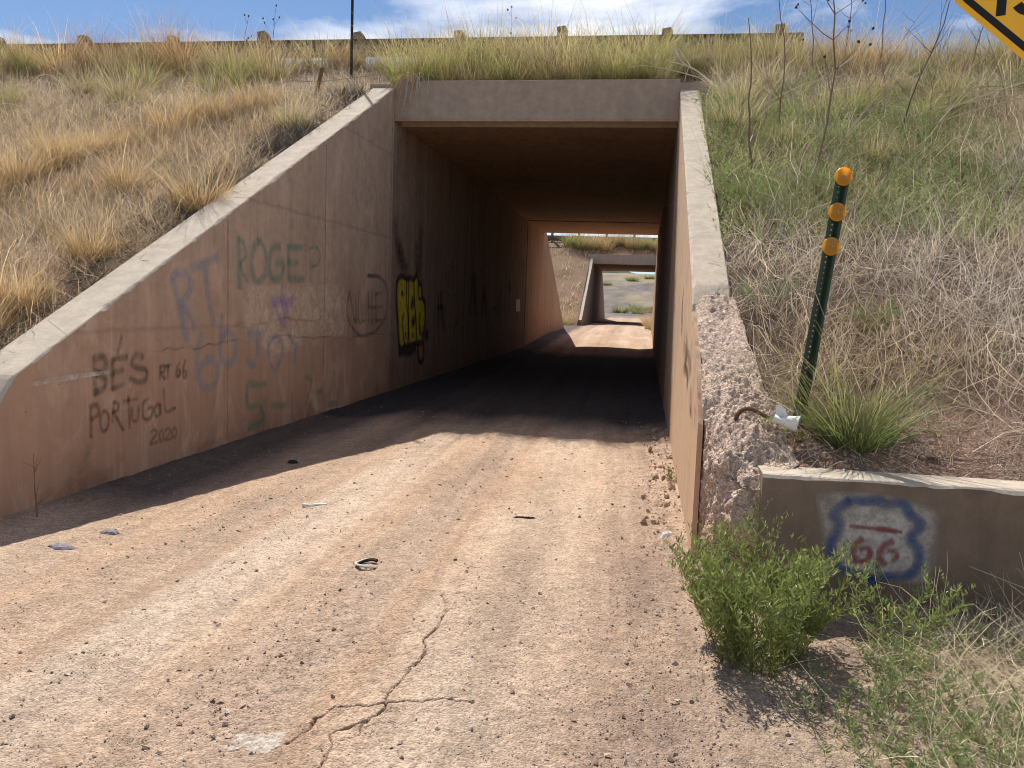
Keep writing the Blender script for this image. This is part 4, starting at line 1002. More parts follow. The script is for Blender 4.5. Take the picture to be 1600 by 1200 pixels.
def twigs(rng, root, length, w, up0, wander, c, cvar=0.3, nseg=4, droop=0.0):
    """crooked dead stems as thin crossed-facing ribbons"""
    n = len(root)
    length = np.broadcast_to(length, n)
    az = rng.uniform(0, 2 * np.pi, n)
    el = np.clip(rng.normal(up0, 0.45, n), -0.2, 1.5)
    d = np.stack([np.cos(az) * np.cos(el), np.sin(az) * np.cos(el), np.sin(el)], 1)
    P = [root]
    for k in range(nseg):
        d = d + rng.normal(0, wander, (n, 3)); d[:, 2] -= droop
        d /= np.linalg.norm(d, axis=1)[:, None]
        P.append(P[-1] + d * (length / nseg)[:, None])
    P = np.stack(P, 1)
    s = np.cross(P[:, -1] - P[:, 0], rng.normal(0, 1, (n, 3))); s /= np.linalg.norm(s, axis=1)[:, None] + 1e-9
    t = np.linspace(0, 1, nseg + 1)
    ww = (np.broadcast_to(w, n)[:, None] * (1 - 0.6 * t)[None, :])[..., None]
    V = np.stack([P - s[:, None, :] * ww / 2, P + s[:, None, :] * ww / 2], 2).reshape(-1, 3)
    m = (nseg + 1) * 2
    q = np.array([[2 * k, 2 * k + 1, 2 * k + 3, 2 * k + 2] for k in range(nseg)])
    F = ((np.arange(n) * m)[:, None, None] + q[None]).reshape(-1, 4)
    k = (1 + rng.normal(0, cvar, n)).clip(0.35, 1.8)[:, None]
    C = np.repeat(np.broadcast_to(np.asarray(c, float), (n, 3)) * k, m, axis=0)
    return V, F, C


def leafy(rng, root, h, nl, ll, lw, c, stem_c, lean=0.35, cvar=0.2, start=0.15, sw=0.004, az=None, updir=0.7):
    """upright stems with narrow leaves; returns stems (V,F,C), leaves (V,F,C)"""
    n = len(root)
    h = np.broadcast_to(h, n)
    az = rng.uniform(0, 2 * np.pi, n) if az is None else az
    ln = np.broadcast_to(lean, n) * rng.uniform(0.5, 1.3, n)
    S = blades(rng, root, h, sw, ln, ln * 0.3, stem_c, c, 3, 0.15, az=az)
    t = np.tile(np.linspace(start, 1, nl), (n, 1)) + rng.uniform(-0.03, 0.03, (n, nl))
    t = np.clip(t, 0, 1)
    d = np.stack([np.cos(az), np.sin(az), 0 * az], 1)
    L = ln[:, None] * t + ln[:, None] * 0.3 * t ** 2
    zz = t - 0.42 * (L) * t
    B = root[:, None, :] + (d[:, None, :] * L[..., None] + np.array([0, 0, 1.0]) * zz[..., None]) * h[:, None, None]
    la = rng.uniform(0, 2 * np.pi, (n, nl)); le = rng.normal(updir, 0.3, (n, nl))
    D = np.stack([np.cos(la) * np.cos(le), np.sin(la) * np.cos(le), np.sin(le)], -1)
    A = np.cross(D, rng.normal(0, 1, D.shape)); A /= np.linalg.norm(A, axis=-1)[..., None] + 1e-9
    l = ll * rng.uniform(0.6, 1.3, (n, nl))[..., None] * (1.15 - 0.5 * t)[..., None]
    w = lw * rng.uniform(0.7, 1.3, (n, nl))[..., None]
    up_ = np.cross(A, D)
    V = np.stack([B, B + D * l * 0.45 - A * w / 2 + up_ * w * 0.2, B + D * l, B + D * l * 0.45 + A * w / 2 + up_ * w * 0.2], 2).reshape(-1, 3)
    F = (np.arange(n * nl) * 4)[:, None] + np.array([[0, 1, 2, 3]])
    k = (1 + rng.normal(0, cvar, (n, nl))).clip(0.5, 1.6)[..., None]
    C = np.repeat((np.asarray(c) * k).reshape(-1, 3), 4, axis=0)
    return S, (V, F, C)


def cat(*parts):
    Vs, Fs, Cs, n = [], [], [], 0
    for V, F, C in parts:
        Vs.append(V); Fs.append(F + n); Cs.append(C); n += len(V)
    return np.concatenate(Vs), np.concatenate(Fs), np.concatenate(Cs)


TAN = np.array([0.70, 0.51, 0.30]); STRAW = np.array([0.80, 0.66, 0.44]); GOLD = np.array([0.72, 0.48, 0.23]); RUSSET = np.array([0.42, 0.235, 0.12])
GREY = np.array([0.56, 0.49, 0.41]); BLEACH = np.array([0.62, 0.56, 0.46]); OLIVE = np.array([0.24, 0.25, 0.085]); GREEN = np.array([0.13, 0.20, 0.055])
DARKT = np.array([0.085, 0.07, 0.06])


def scatter(rng, n, x0, x1, y0, y1, keep=None):
    x = rng.uniform(x0, x1, n); y = rng.uniform(y0, y1, n)
    if keep is not None:
        k = keep(x, y); k = rng.uniform(0, 1, n) < k
        x, y = x[k], y[k]
    return x, y


def on_bank(x, y, f=bank1n, dz=-0.02):
    return np.stack([x, y, f(x, y) + dz], 1)


# ---- left slope: fine dry grass
r = np.random.default_rng(1)
vis = lambda x, y: (x > -0.90 * y - 2.0) * 1.0
x, y = scatter(r, 240000, -15.5, -4.27, 3.6, 13.9, lambda x, y: vis(x, y) * (0.30 + 0.7 * sstep(-0.16, 0.12, fbm2(x * 1.3, y * 1.3, 4, 100))) * sstep(14.2, 11.5, y + 1.2 * fbm2(x * 0.6, y * 0.6, 3, 101)) * (0.08 + 0.92 * sstep(-4.3, -4.75 - 0.5 * 0, x + 0.35 * fbm2(x * 2, y * 2, 2, 102))))
tone = fbm2(x * 0.7, y * 0.7, 4, 103)
c1 = TAN + (STRAW - TAN) * np.clip(tone * 2 + 0.4, 0, 1)[:, None] + (GOLD - TAN) * np.clip(-tone * 2.5, 0, 1)[:, None]
# most blades grow out of small tufts
n = len(x)
ntf = 5200
tx = r.uniform(-15.5, -4.42, ntf); ty = r.uniform(3.7, 13.7, ntf); th_ = r.gamma(5, 0.2, ntf).clip(0.4, 2.0)
ti = r.integers(0, ntf, n)
tuft = r.uniform(0, 1, n) < 0.72
k_ = tuft & (tx[ti] > -0.90 * ty[ti] - 2.0) & (tx[ti] < -4.45 - 0.45 * sstep(-0.05, 0.12, fbm2(ty[ti] * 0.9, ty[ti] * 0, 3, 110))) & ((ty[ti] < 11.8) | (r.uniform(0, 1, n) < 0.3))
sp = 0.085 * th_[ti]
dx_, dy_ = r.normal(0, 1, n) * sp, r.normal(0, 1, n) * sp
x = np.where(k_, np.minimum(tx[ti] + dx_, -4.29), x); y = np.where(k_, ty[ti] + dy_, y)
az_ = np.where(k_, np.arctan2(dy_, dx_) + r.normal(0, 0.5, n), r.uniform(0, 6.28, n))
hk = np.where(k_, 0.7 + 0.5 * th_[ti], 0.75)
c1 = c1 * np.where(k_, (0.8 + 0.4 * _hash(ti.astype(float), ti * 0.0, ti * 0.0, 5)), 0.9)[:, None]
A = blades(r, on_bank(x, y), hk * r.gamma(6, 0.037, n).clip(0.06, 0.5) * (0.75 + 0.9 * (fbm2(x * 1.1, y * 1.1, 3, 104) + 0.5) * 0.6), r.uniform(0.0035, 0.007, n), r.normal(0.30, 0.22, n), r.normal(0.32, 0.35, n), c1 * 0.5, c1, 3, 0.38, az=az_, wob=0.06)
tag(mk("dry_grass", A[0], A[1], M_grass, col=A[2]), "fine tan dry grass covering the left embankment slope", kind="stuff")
# thatch of crooked grey stems between and at the top of the slope
x, y = scatter(r, 28000, -14.5, -4.27, 3.6, 14.1, lambda x, y: vis(x, y) * (0.25 + 0.75 * sstep(9.5, 11.5, y)))
B = twigs(r, on_bank(x, y, dz=0.01), r.uniform(0.12, 0.4, len(x)), r.uniform(0.003, 0.007, len(x)), 0.35, 0.35, GREY * 1.05, 0.35)
# dark matted roots along the outer edge of the wing wall
x2, y2 = scatter(r, 19000, -5.0, -4.25, 4.0, 12.3, lambda x, y: sstep(-5.0, -4.5, x) * (0.15 + 0.85 * sstep(-0.05, 0.15, fbm2(y * 0.9, x * 0, 3, 110))))
B2_ = twigs(r, on_bank(x2, y2, dz=0.02), r.uniform(0.1, 0.3, len(x2)), r.uniform(0.004, 0.009, len(x2)), 0.15, 0.4, DARKT, 0.4)
B = cat(B, B2_)
tag(mk("dead_thatch", B[0], B[1], M_twig, col=B[2]), "grey tangle of dead stems among the dry grass on the left slope", kind="stuff")

# taller grass along the crest in front of the guardrail
x, y = scatter(r, 62000, -14.5, 8.0, 12.75, 14.25, lambda x, y: (x > -0.86 * y - 1.2) * (x < 0.5 * y + 1.3) * (0.08 + 0.92 * sstep(-0.06, 0.12, fbm2(x * 1.9, y * 1.9, 3, 107))) * sstep(-4.05, -3.75, x) * (1 - 0.45 * (x < 0.4)) + (x <= -3.9) * sstep(13.2, 13.9, y) * np.maximum(sstep(0.75, 1.0, np.abs(x + 5.0)), 0.5 * sstep(13.8, 14.0, y)) * (0.25 + 0.75 * sstep(-0.06, 0.1, fbm2(x * 1.7, y, 3, 108))))
tone = fbm2(x * 1.2, y * 1.2, 3, 109)
c1 = np.array([0.62, 0.50, 0.25]) + (np.array([0.46, 0.44, 0.16]) - np.array([0.62, 0.50, 0.25])) * np.clip(0.5 + 3 * tone, 0, 1)[:, None]
c1 = c1 + (np.array([0.66, 0.50, 0.29]) - c1) * (0.75 * (1 - sstep(-4.6, -4.0, x)) + 0.35 * sstep(0.8, 1.5, x))[:, None]
n = len(x)
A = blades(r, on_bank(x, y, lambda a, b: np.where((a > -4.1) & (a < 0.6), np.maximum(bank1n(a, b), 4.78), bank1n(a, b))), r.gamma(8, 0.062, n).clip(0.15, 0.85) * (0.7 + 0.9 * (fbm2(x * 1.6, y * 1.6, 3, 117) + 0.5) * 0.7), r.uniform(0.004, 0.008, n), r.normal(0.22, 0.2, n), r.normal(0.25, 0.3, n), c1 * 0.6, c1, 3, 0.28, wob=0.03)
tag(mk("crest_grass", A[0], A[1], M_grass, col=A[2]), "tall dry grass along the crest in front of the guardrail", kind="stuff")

# ---- right slope
r = np.random.default_rng(2)
visr = lambda x, y: ((x < 0.50 * y + 1.3) & (x > 0.60)) * 1.0


def green_zone(x, y):
    n = fbm2(x * 0.9, y * 0.9, 4, 120)
    cx = 1.6 + 0.22 * (y - 9)
    return np.clip(sstep(7.0, 7.9, y + 0.9 * n) * sstep(12.6, 11.2, y + n) * sstep(2.3, 1.3, np.abs(x - cx) + 1.2 * n), 0, 1)


x, y = scatter(r, 78000, 0.58, 8.5, 4.75, 13.9, lambda x, y: visr(x, y) * (1 - 0.75 * green_zone(x, y)) * (0.35 + 0.65 * sstep(-0.2, 0.1, fbm2(x * 1.4, y * 1.4, 3, 121))) * sstep(4.75, 5.3, y + 0.3 * fbm2(x * 2, y, 2, 122) - 0.35 * sstep(1.6, 2.3, x)))
nm = 1500
mx_ = r.uniform(0.75, 8.3, nm); my_ = r.uniform(4.85, 13.6, nm); ti = r.integers(0, nm, len(x)); k_ = (r.uniform(0, 1, len(x)) < 0.6) & (my_[ti] < 0.9 * 14) & (mx_[ti] < 0.50 * my_[ti] + 1.3) & (r.uniform(0, 1, len(x)) > 0.7 * green_zone(mx_[ti], my_[ti]))
ms = r.gamma(5, 0.2, nm).clip(0.4, 1.9)[ti]
x = np.where(k_, np.maximum(mx_[ti] + r.normal(0, 0.07, len(x)) * ms, 0.66), x); y = np.where(k_, my_[ti] + r.normal(0, 0.07, len(x)) * ms, y)
hm = np.where(k_, 0.75 + 0.7 * ms, 0.75); um = np.where(k_, 0.85, 0.4)
tw = fbm2(x * 0.8, y * 0.8, 4, 123)
cc = GREY * 1.12 + (np.array([0.52, 0.41, 0.28]) - GREY) * np.clip(0.45 + 2.2 * tw, 0, 1)[:, None]
B = twigs(r, on_bank(x, y, dz=0.0), hm * r.uniform(0.15, 0.5, len(x)), r.uniform(0.0028, 0.0062, len(x)), um, 0.30, cc, 0.45, nseg=4)
tag(mk("dry_brush", B[0], B[1], M_twig, col=B[2]), "tangled grey brown dead brush covering the right slope", kind="stuff")
x, y = scatter(r, 95000, 0.58, 8.5, 4.8, 14.0, lambda x, y: visr(x, y) * (0.25 + 0.75 * sstep(-0.05, 0.2, fbm2(x * 0.7, y * 0.9, 3, 124) + 0.12 * (x - 1.8) + 0.35 * sstep(11.2, 12.6, y))) * sstep(4.8, 5.6, y))
tone = fbm2(x * 0.9, y * 0.9, 3, 125)
c1 = STRAW * 0.92 + (TAN - STRAW) * np.clip(0.5 + 2 * tone, 0, 1)[:, None]
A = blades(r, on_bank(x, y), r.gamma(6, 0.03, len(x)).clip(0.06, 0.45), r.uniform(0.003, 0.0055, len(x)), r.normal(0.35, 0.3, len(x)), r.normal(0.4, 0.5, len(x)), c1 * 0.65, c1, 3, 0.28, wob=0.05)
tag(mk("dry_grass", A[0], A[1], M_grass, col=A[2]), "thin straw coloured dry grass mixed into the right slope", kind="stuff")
x, y = scatter(r, 13500, 0.6, 6.5, 6.4, 13.0, lambda x, y: visr(x, y) * (green_zone(x, y) + 0.05))
gt = fbm2(x * 1.1, y * 1.1, 3, 126)
S, Lf = leafy(r, on_bank(x, y), r.uniform(0.12, 0.34, len(x)), 13, 0.042, 0.0085, np.array([0.295, 0.35, 0.125]), np.array([0.26, 0.25, 0.1]), 0.3, 0.32)
kk = np.repeat(np.repeat(1 + 1.2 * gt, 13), 4)[:, None]
Lf = (Lf[0], Lf[1], Lf[2] * kk * np.array([1, 1, 0.95]))
A = cat(S, Lf)
tag(mk("green_weeds", A[0], A[1], M_leaf, col=A[2]), "patch of fresh green weeds high on the right slope", kind="stuff")
# straw on the dirt at the lower right, and low weeds
x, y = scatter(r, 15000, 0.62, 4.6, 2.3, 4.15, lambda x, y: sstep(0.75, 1.35, x + 0.35 * fbm2(x * 2, y * 2, 3, 130) - 0.25 * (y - 3)) * sstep(4.25, 3.9, y))
P = np.stack([x, y, gz(x, y)], 1)
B = twigs(r, P, r.uniform(0.12, 0.5, len(x)), r.uniform(0.0018, 0.004, len(x)), 0.32, 0.25, np.array([0.74, 0.63, 0.44]), 0.35, nseg=5, droop=0.07)
x, y = scatter(r, 9000, 0.7, 4.6, 2.3, 4.15, lambda x, y: sstep(0.8, 1.4, x - 0.25 * (y - 3)) * 1.0)
B2_ = twigs(r, np.stack([x, y, gz(x, y)], 1), r.uniform(0.08, 0.3, len(x)), r.uniform(0.0018, 0.0035, len(x)), 0.12, 0.4, GREY * 0.85, 0.4, nseg=4)
B = cat(B, B2_)
tag(mk("straw_litter", B[0], B[1], M_twig, col=B[2]), "heap of pale broken straw on the ground below the return wall", kind="stuff")
x, y = scatter(r, 2600, 0.60, 4.0, 2.3, 3.9, lambda x, y: np.clip(sstep(-0.08, 0.12, fbm2(x * 2.6, y * 2.6, 3, 133) + 0.1 - 0.3 * np.abs(y - 2.95)), 0, 1) * sstep(0.62, 0.95, x - 0.2 * (y - 2.7)))
S, Lf = leafy(r, np.stack([x, y, gz(x, y)], 1), r.uniform(0.07, 0.26, len(x)), 18, 0.036, 0.0072, np.array([0.27, 0.32, 0.12]), np.array([0.2, 0.2, 0.1]), 0.45, 0.22, sw=0.0025)
A = cat(S, Lf)
tag(mk("low_weeds", A[0], A[1], M_leaf, col=A[2]), "low grey green weeds in the straw at the roadside", kind="stuff")
# scrub behind the return wall: soil lip litter
x, y = scatter(r, 2600, 0.75, 4.5, 4.45, 5.0)
B = twigs(r, on_bank(x, y, dz=0.0), r.uniform(0.05, 0.22, len(x)), r.uniform(0.002, 0.0045, len(x)), 0.15, 0.4, GREY * 0.9, 0.4)
tag(mk("twig_litter", B[0], B[1], M_twig, col=B[2]), "small dead twigs on the bare soil behind the return wall", kind="stuff")


# ---- gravel on the road
def ico():
    t = (1 + 5 ** 0.5) / 2
    v = np.array([[-1, t, 0], [1, t, 0], [-1, -t, 0], [1, -t, 0], [0, -1, t], [0, 1, t], [0, -1, -t], [0, 1, -t], [t, 0, -1], [t, 0, 1], [-t, 0, -1], [-t, 0, 1]])
    f = np.array([[0, 11, 5], [0, 5, 1], [0, 1, 7], [0, 7, 10], [0, 10, 11], [1, 5, 9], [5, 11, 4], [11, 10, 2], [10, 7, 6], [7, 1, 8], [3, 9, 4], [3, 4, 2], [3, 2, 6], [3, 6, 8], [3, 8, 9], [4, 9, 5], [2, 4, 11], [6, 2, 10], [8, 6, 7], [9, 8, 1]])
    return v / np.linalg.norm(v[0]), f


r = np.random.default_rng(3)
iv, if_ = ico()
yy = 2.1 + 9.0 * r.uniform(0, 1, 110000) ** 1.7
xx = r.uniform(-4.3, 1.1, len(yy))
inside = (xx > -0.83 * yy - 0.3) & ((xx < XR - 0.03) | (yy < 4.1)) & (xx > XL + 0.03)
keepp = r.uniform(0, 1, len(xx)) < (0.12 + 0.88 * gravel_amt(xx, yy) ** 1.3)
xx, yy = xx[inside & keepp], yy[inside & keepp]
xx, yy = xx[:36000], yy[:36000]
n = len(xx)
sz = np.clip(0.0010 * r.pareto(2.1, n) + 0.0018, 0.0018, 0.0105)
ov = np.array([[1, 0, 0], [-1, 0, 0], [0, 1, 0], [0, -1, 0], [0, 0, 1], [0, 0, -1]], float); of_ = np.array([[0, 2, 4], [2, 1, 4], [1, 3, 4], [3, 0, 4], [2, 0, 5], [1, 2, 5], [3, 1, 5], [0, 3, 5]])
nv_ = ov[None] + r.normal(0, 0.28, (n, 6, 3))
ra_ = r.uniform(0, 6.28, n)
nv_ = np.stack([nv_[..., 0] * np.cos(ra_)[:, None] - nv_[..., 1] * np.sin(ra_)[:, None], nv_[..., 0] * np.sin(ra_)[:, None] + nv_[..., 1] * np.cos(ra_)[:, None], nv_[..., 2]], -1)
nv_ = nv_ * (r.uniform(0.7, 1.35, (n, 1, 3)) * np.array([1, 1, 0.72])) * sz[:, None, None] * 1.1
V = nv_ + np.stack([xx, yy, gz(xx, yy) + sz * 0.30], 1)[:, None, :]
F = ((np.arange(n) * 6)[:, None, None] + of_[None]).reshape(-1, 3)
pal = np.array([[0.17, 0.125, 0.115], [0.29, 0.205, 0.165], [0.38, 0.28, 0.215], [0.51, 0.39, 0.30], [0.19, 0.15, 0.15], [0.62, 0.55, 0.47], [0.45, 0.31, 0.21]])
ci = r.choice(len(pal), n, p=[0.03, 0.08, 0.29, 0.30, 0.04, 0.09, 0.17])
tag(mk("gravel", V.reshape(-1, 3), F, M_stone, col=np.repeat(pal[ci] * r.uniform(0.8, 1.2, (n, 1)), 6, axis=0)), "loose gravel strewn along the dirt road", kind="stuff")
# rubble and clods at the broken wall end
xx = np.concatenate([r.uniform(0.55, 1.6, 500), r.uniform(0.05, 0.33, 500)]); yy = np.concatenate([r.uniform(4.42, 4.85, 500), r.uniform(4.9, 10, 500)])
zz = np.concatenate([bank1n(xx[:500], yy[:500]), gz(xx[500:], yy[500:])])
ok_ = ~((xx > 0.5) & (xx < 1.05) & (yy < 4.62)); xx, yy, zz = xx[ok_], yy[ok_], zz[ok_]
n = len(xx); sz = np.clip(0.004 * r.pareto(2.0, n) + 0.004, 0.004, 0.03)
nv_ = iv[None] * (1 + r.normal(0, 0.22, (n, 12, 1))) * (r.uniform(0.6, 1.2, (n, 1, 3))) * sz[:, None, None]
V = nv_ + np.stack([xx, yy, zz + sz * 0.3], 1)[:, None, :]
F = ((np.arange(n) * 12)[:, None, None] + if_[None]).reshape(-1, 3)
tag(mk("rubble", V.reshape(-1, 3), F, M_stone, col=np.repeat(np.array([0.44, 0.32, 0.24]) * r.uniform(0.7, 1.2, (n, 1)), 12, axis=0)), "crumbled concrete bits and clods by the right wall", kind="stuff")


# ------------------------------------------------------------------ bunchgrass clumps
def clump_mesh(seed, n, h, rad, c0, c1, w=0.006, lean=0.45, seedheads=0.25, tipc=None):
    r = np.random.default_rng(seed)
    a = r.uniform(0, 2 * np.pi, n); q = rad * np.sqrt(r.uniform(0, 1, n))
    root = np.stack([q * np.cos(a), q * np.sin(a), np.full(n, -0.03)], 1)
    hh = h * r.gamma(9, 1 / 9.0, n).clip(0.35, 1.6)
    ln = np.abs(r.normal(lean, 0.22, n)) * (0.3 + q / rad)
    c1v = np.broadcast_to(np.asarray(c1, float), (n, 3)).copy()
    if tipc is not None:
        k = r.uniform(0, 1, n) < seedheads
        c1v[k] = tipc; hh = np.where(k, hh * 1.35, hh); ln = np.where(k, ln * 0.6, ln)
    return blades(r, root, hh, w * r.uniform(0.7, 1.3, n), ln, r.normal(0.25, 0.2, n), c0, c1v, 4, 0.22, az=a + r.normal(0, 0.5, n), wob=0.015)


KINDS = {
    "green": [clump_mesh(200 + k, 420, 0.46, 0.20, np.array([0.21, 0.23, 0.07]), np.array([0.46, 0.44, 0.16]), tipc=TAN, seedheads=0.3) for k in range(3)],
    "tan": [clump_mesh(210 + k, 420, 0.46, 0.20, np.array([0.30, 0.26, 0.11]), np.array([0.56, 0.45, 0.23]), tipc=STRAW, seedheads=0.3) for k in range(3)],
    "gold": [clump_mesh(220 + k, 460, 0.48, 0.20, np.array([0.42, 0.28, 0.12]), np.array([0.68, 0.47, 0.23]), tipc=STRAW, seedheads=0.3) for k in range(3)],
    "russet": [clump_mesh(230 + k, 300, 0.75, 0.14, np.array([0.32, 0.2, 0.1]), np.array([0.47, 0.27, 0.15]), w=0.006, lean=0.25, tipc=np.array([0.50, 0.30, 0.18]), seedheads=0.4) for k in range(3)],
}
MESHES = {}
for kd, lst in KINDS.items():
    MESHES[kd] = []
    for (V, F, C) in lst:
        o = mk("bunchgrass", V, F, M_grass, col=C, link=False)
        MESHES[kd].append(o.data); bpy.data.objects.remove(o)
crr = random.Random(9)


def clump(kind, x, y, s=1.0, label="", group=None, sz=1.0, f=None, lean=(0, 0)):
    o = bpy.data.objects.new("bunchgrass", crr.choice(MESHES[kind])); COL.objects.link(o)
    z = float((f or bank1n)(np.array([x]), np.array([y]))[0])
    o.location = (x, y, z - 0.01); o.rotation_euler = (lean[0], lean[1], crr.uniform(0, 6.28)); o.scale = (s, s, s * sz)
    return tag(o, label, "grass clump", group)


CR = lambda x, y: np.maximum(bank1n(x, y), 4.79 if False else -9)
G1 = "bunchgrass clumps growing in a row above the near headwall"
for i, x in enumerate(np.arange(-3.75, 0.35, 0.36)):
    clump("green" if crr.random() < 0.72 else "tan", x + crr.uniform(-0.1, 0.1), 13.05 + crr.uniform(-0.3, 0.5), crr.uniform(1.1, 1.5), "olive green bunchgrass clump in the row above the near headwall", G1)
for i, x in enumerate(np.arange(-3.6, 0.4, 0.5)):
    clump("green" if crr.random() < 0.5 else "tan", x + crr.uniform(-0.15, 0.15), 13.9 + crr.uniform(-0.1, 0.2), crr.uniform(1.1, 1.45), "pale bunchgrass clump against the guardrail above the near headwall", "bunchgrass clumps against the guardrail above the tunnel")
for i, x in enumerate(np.arange(-3.3, 0.3, 0.42)):
    clump("tan", x + crr.uniform(-0.15, 0.15), 12.75 + crr.uniform(-0.05, 0.1), crr.uniform(0.6, 0.85), "short drooping tan clump at the lip of the near headwall", "short drooping clumps on the lip of the headwall")
G2 = "bunchgrass clumps along the crest left of the tunnel"
for x, s, k in ((-11.9, 1.0, "tan"), (-11.2, 0.9, "green"), (-10.5, 1.0, "gold"), (-9.6, 0.9, "tan"), (-8.9, 1.0, "tan"), (-8.2, 0.95, "gold"), (-7.5, 0.9, "tan"), (-5.75, 0.9, "tan"), (-5.3, 0.7, "gold"), (-4.75, 0.6, "tan"), (-4.3, 0.85, "tan")):
    clump(k, x, 13.75 + crr.uniform(-0.2, 0.3), s * 1.3, "dry tan bunchgrass clump on the crest left of the tunnel", G2)
G3 = "tall russet bunchgrass at the guardrail left of the tunnel"
for x, s in ((-10.1, 0.9), (-9.9, 0.95), (-9.25, 0.8), (-8.55, 1.1), (-8.3, 0.95), (-7.65, 0.8), (-11.4, 0.8), (-6.75, 0.7)):
    clump("russet", x, 13.95 + crr.uniform(-0.15, 0.15), s, "tall russet grass clump rising past the guardrail left of the tunnel", G3)
clump("green", -6.72, 13.0, 1.25, "broad yellow green clump below the guardrail near the dead flower stalks")
clump("tan", -6.25, 13.2, 1.15, "wide tan clump just left of the bare dirt and the thin dark post")
clump("green", -6.78, 12.35, 1.1, "dark based green clump halfway down the upper left slope")
clump("green", -8.35, 12.95, 1.0, "small bright green clump below the guardrail on the left slope")
clump("tan", -7.9, 11.75, 1.15, "brown bunchgrass clump on the upper left slope beside pale fallen stems")
clump("green", -9.85, 11.6, 1.0, "green bunchgrass clump cut by the left edge of the picture")
clump("tan", -8.9, 12.2, 0.9, "faded olive clump left of the brown clump on the upper slope")
clump("tan", -4.72, 10.6, 0.85, "greenish tan clump leaning at the upper part of the left coping")
clump("gold", -4.42, 7.75, 0.92, "golden clump hanging over the middle of the left coping")
clump("gold", -4.75, 6.55, 0.7, "feathery golden clump beside the lower left coping")
clump("gold", -4.95, 5.75, 0.75, "low golden clump near the lower end of the left wing wall")
clump("gold", -5.6, 8.3, 0.75, "small golden tuft in the middle of the left slope")
clump("gold", -7.2, 9.2, 0.8, "orange gold tuft in the dry grass far up the left slope")
G4 = "bunchgrass clumps along the crest right of the tunnel"
for x, s, k in ((0.55, 0.75, "tan"), (0.95, 0.85, "tan"), (1.35, 0.8, "green"), (1.75, 0.9, "tan"), (2.15, 0.85, "tan"), (2.9, 0.9, "gold"), (4.2, 0.9, "tan"), (4.7, 0.9, "green"), (5.2, 1.0, "tan"), (5.7, 0.9, "gold"), (6.3, 1.0, "tan"), (6.9, 0.9, "tan")):
    clump(k, x, 13.6 + crr.uniform(-0.4, 0.4), s * 1.3, "dry bunchgrass clump on the crest right of the tunnel", G4)
clump("gold", 3.35, 13.6, 1.15, "big golden clump on the crest behind the tall dead stalks")
clump("russet", 2.55, 13.85, 0.8, "russet clump among the tall stalks on the right crest")
clump("tan", 0.98, 10.6, 0.9, "tan clump leaning over the top of the right coping")
clump("green", 3.62, 11.4, 0.8, "bright green clump beside the fallen pale reeds")
clump("green", 2.45, 11.2, 0.75, "green clump below the crossing dead branches on the right slope")
clump("green", 4.75, 12.4, 1.0, "green clump under the yellow sign on the right slope")
clump("tan", 1.55, 12.4, 0.85, "tan clump on the bank above the green weeds")
clump("gold", 3.1, 7.2, 0.6, "pale straw tuft on the right slope at the edge of the picture")
for i in range(24):
    y_ = 5.2 + 6.6 * ((i * 0.618) % 1.0); x_ = -4.75 - (0.85 * y_ - 3.6) * ((i * 0.382 + 0.11) % 1.0)
    clump("gold", x_, y_, crr.uniform(0.5, 0.85), "feathery golden tuft in the dry grass of the left slope", "golden tufts scattered over the left slope")
# the large green clump beside the leaning post
V, F, C = clump_mesh(300, 620, 0.46, 0.15, np.array([0.13, 0.17, 0.05]), np.array([0.27, 0.30, 0.10]), w=0.0055, lean=0.75, tipc=np.array([0.45, 0.37, 0.16]), seedheads=0.28)
o = mk("bunchgrass", V, F, M_grass, col=C); o.location = (1.17, 4.72, 0.80); o.scale = (0.93, 0.93, 1.0)
tag(o, "large fresh green bunchgrass clump beside the leaning reflector post", "grass clump")
# hanging dry clump with bleached blades at the left end of the headwall
r = np.random.default_rng(310)
n = 60
root = np.array([-3.62, 12.72, 4.86]) + r.normal(0, 1, (n, 3)) * np.array([0.10, 0.05, 0.03])
P = []
az = r.normal(-2.2, 0.5, n)
tt = np.linspace(0, 1, 6)
hl = r.uniform(0.35, 0.75, n)
cen = root[:, None, :] + np.stack([np.cos(az)[:, None] * tt * hl[:, None] * 0.75, np.sin(az)[:, None] * tt * hl[:, None] * 0.55 - 0.05, (0.38 * tt - 1.15 * tt ** 2) * hl[:, None]], -1)
cen[:, 2:, 1] = np.minimum(cen[:, 2:, 1], YF - 0.04)
s_ = np.stack([np.sin(az), -np.cos(az), 0 * az], 1)
ww = 0.008 * (1 - 0.8 * tt)
V = np.stack([cen - s_[:, None] * ww[None, :, None], cen + s_[:, None] * ww[None, :, None]], 2).reshape(-1, 3)
q = np.array([[2 * k, 2 * k + 1, 2 * k + 3, 2 * k + 2] for k in range(5)])
F = ((np.arange(n) * 12)[:, None, None] + q[None]).reshape(-1, 4)
C = np.repeat(np.where(r.uniform(0, 1, n)[:, None] < 0.5, BLEACH, TAN) * r.uniform(0.7, 1.1, (n, 1)), 12, axis=0)
tag(mk("hanging_grass", V, F, M_grass, col=C), "bleached grass hanging over the left end of the headwall", "grass clump")

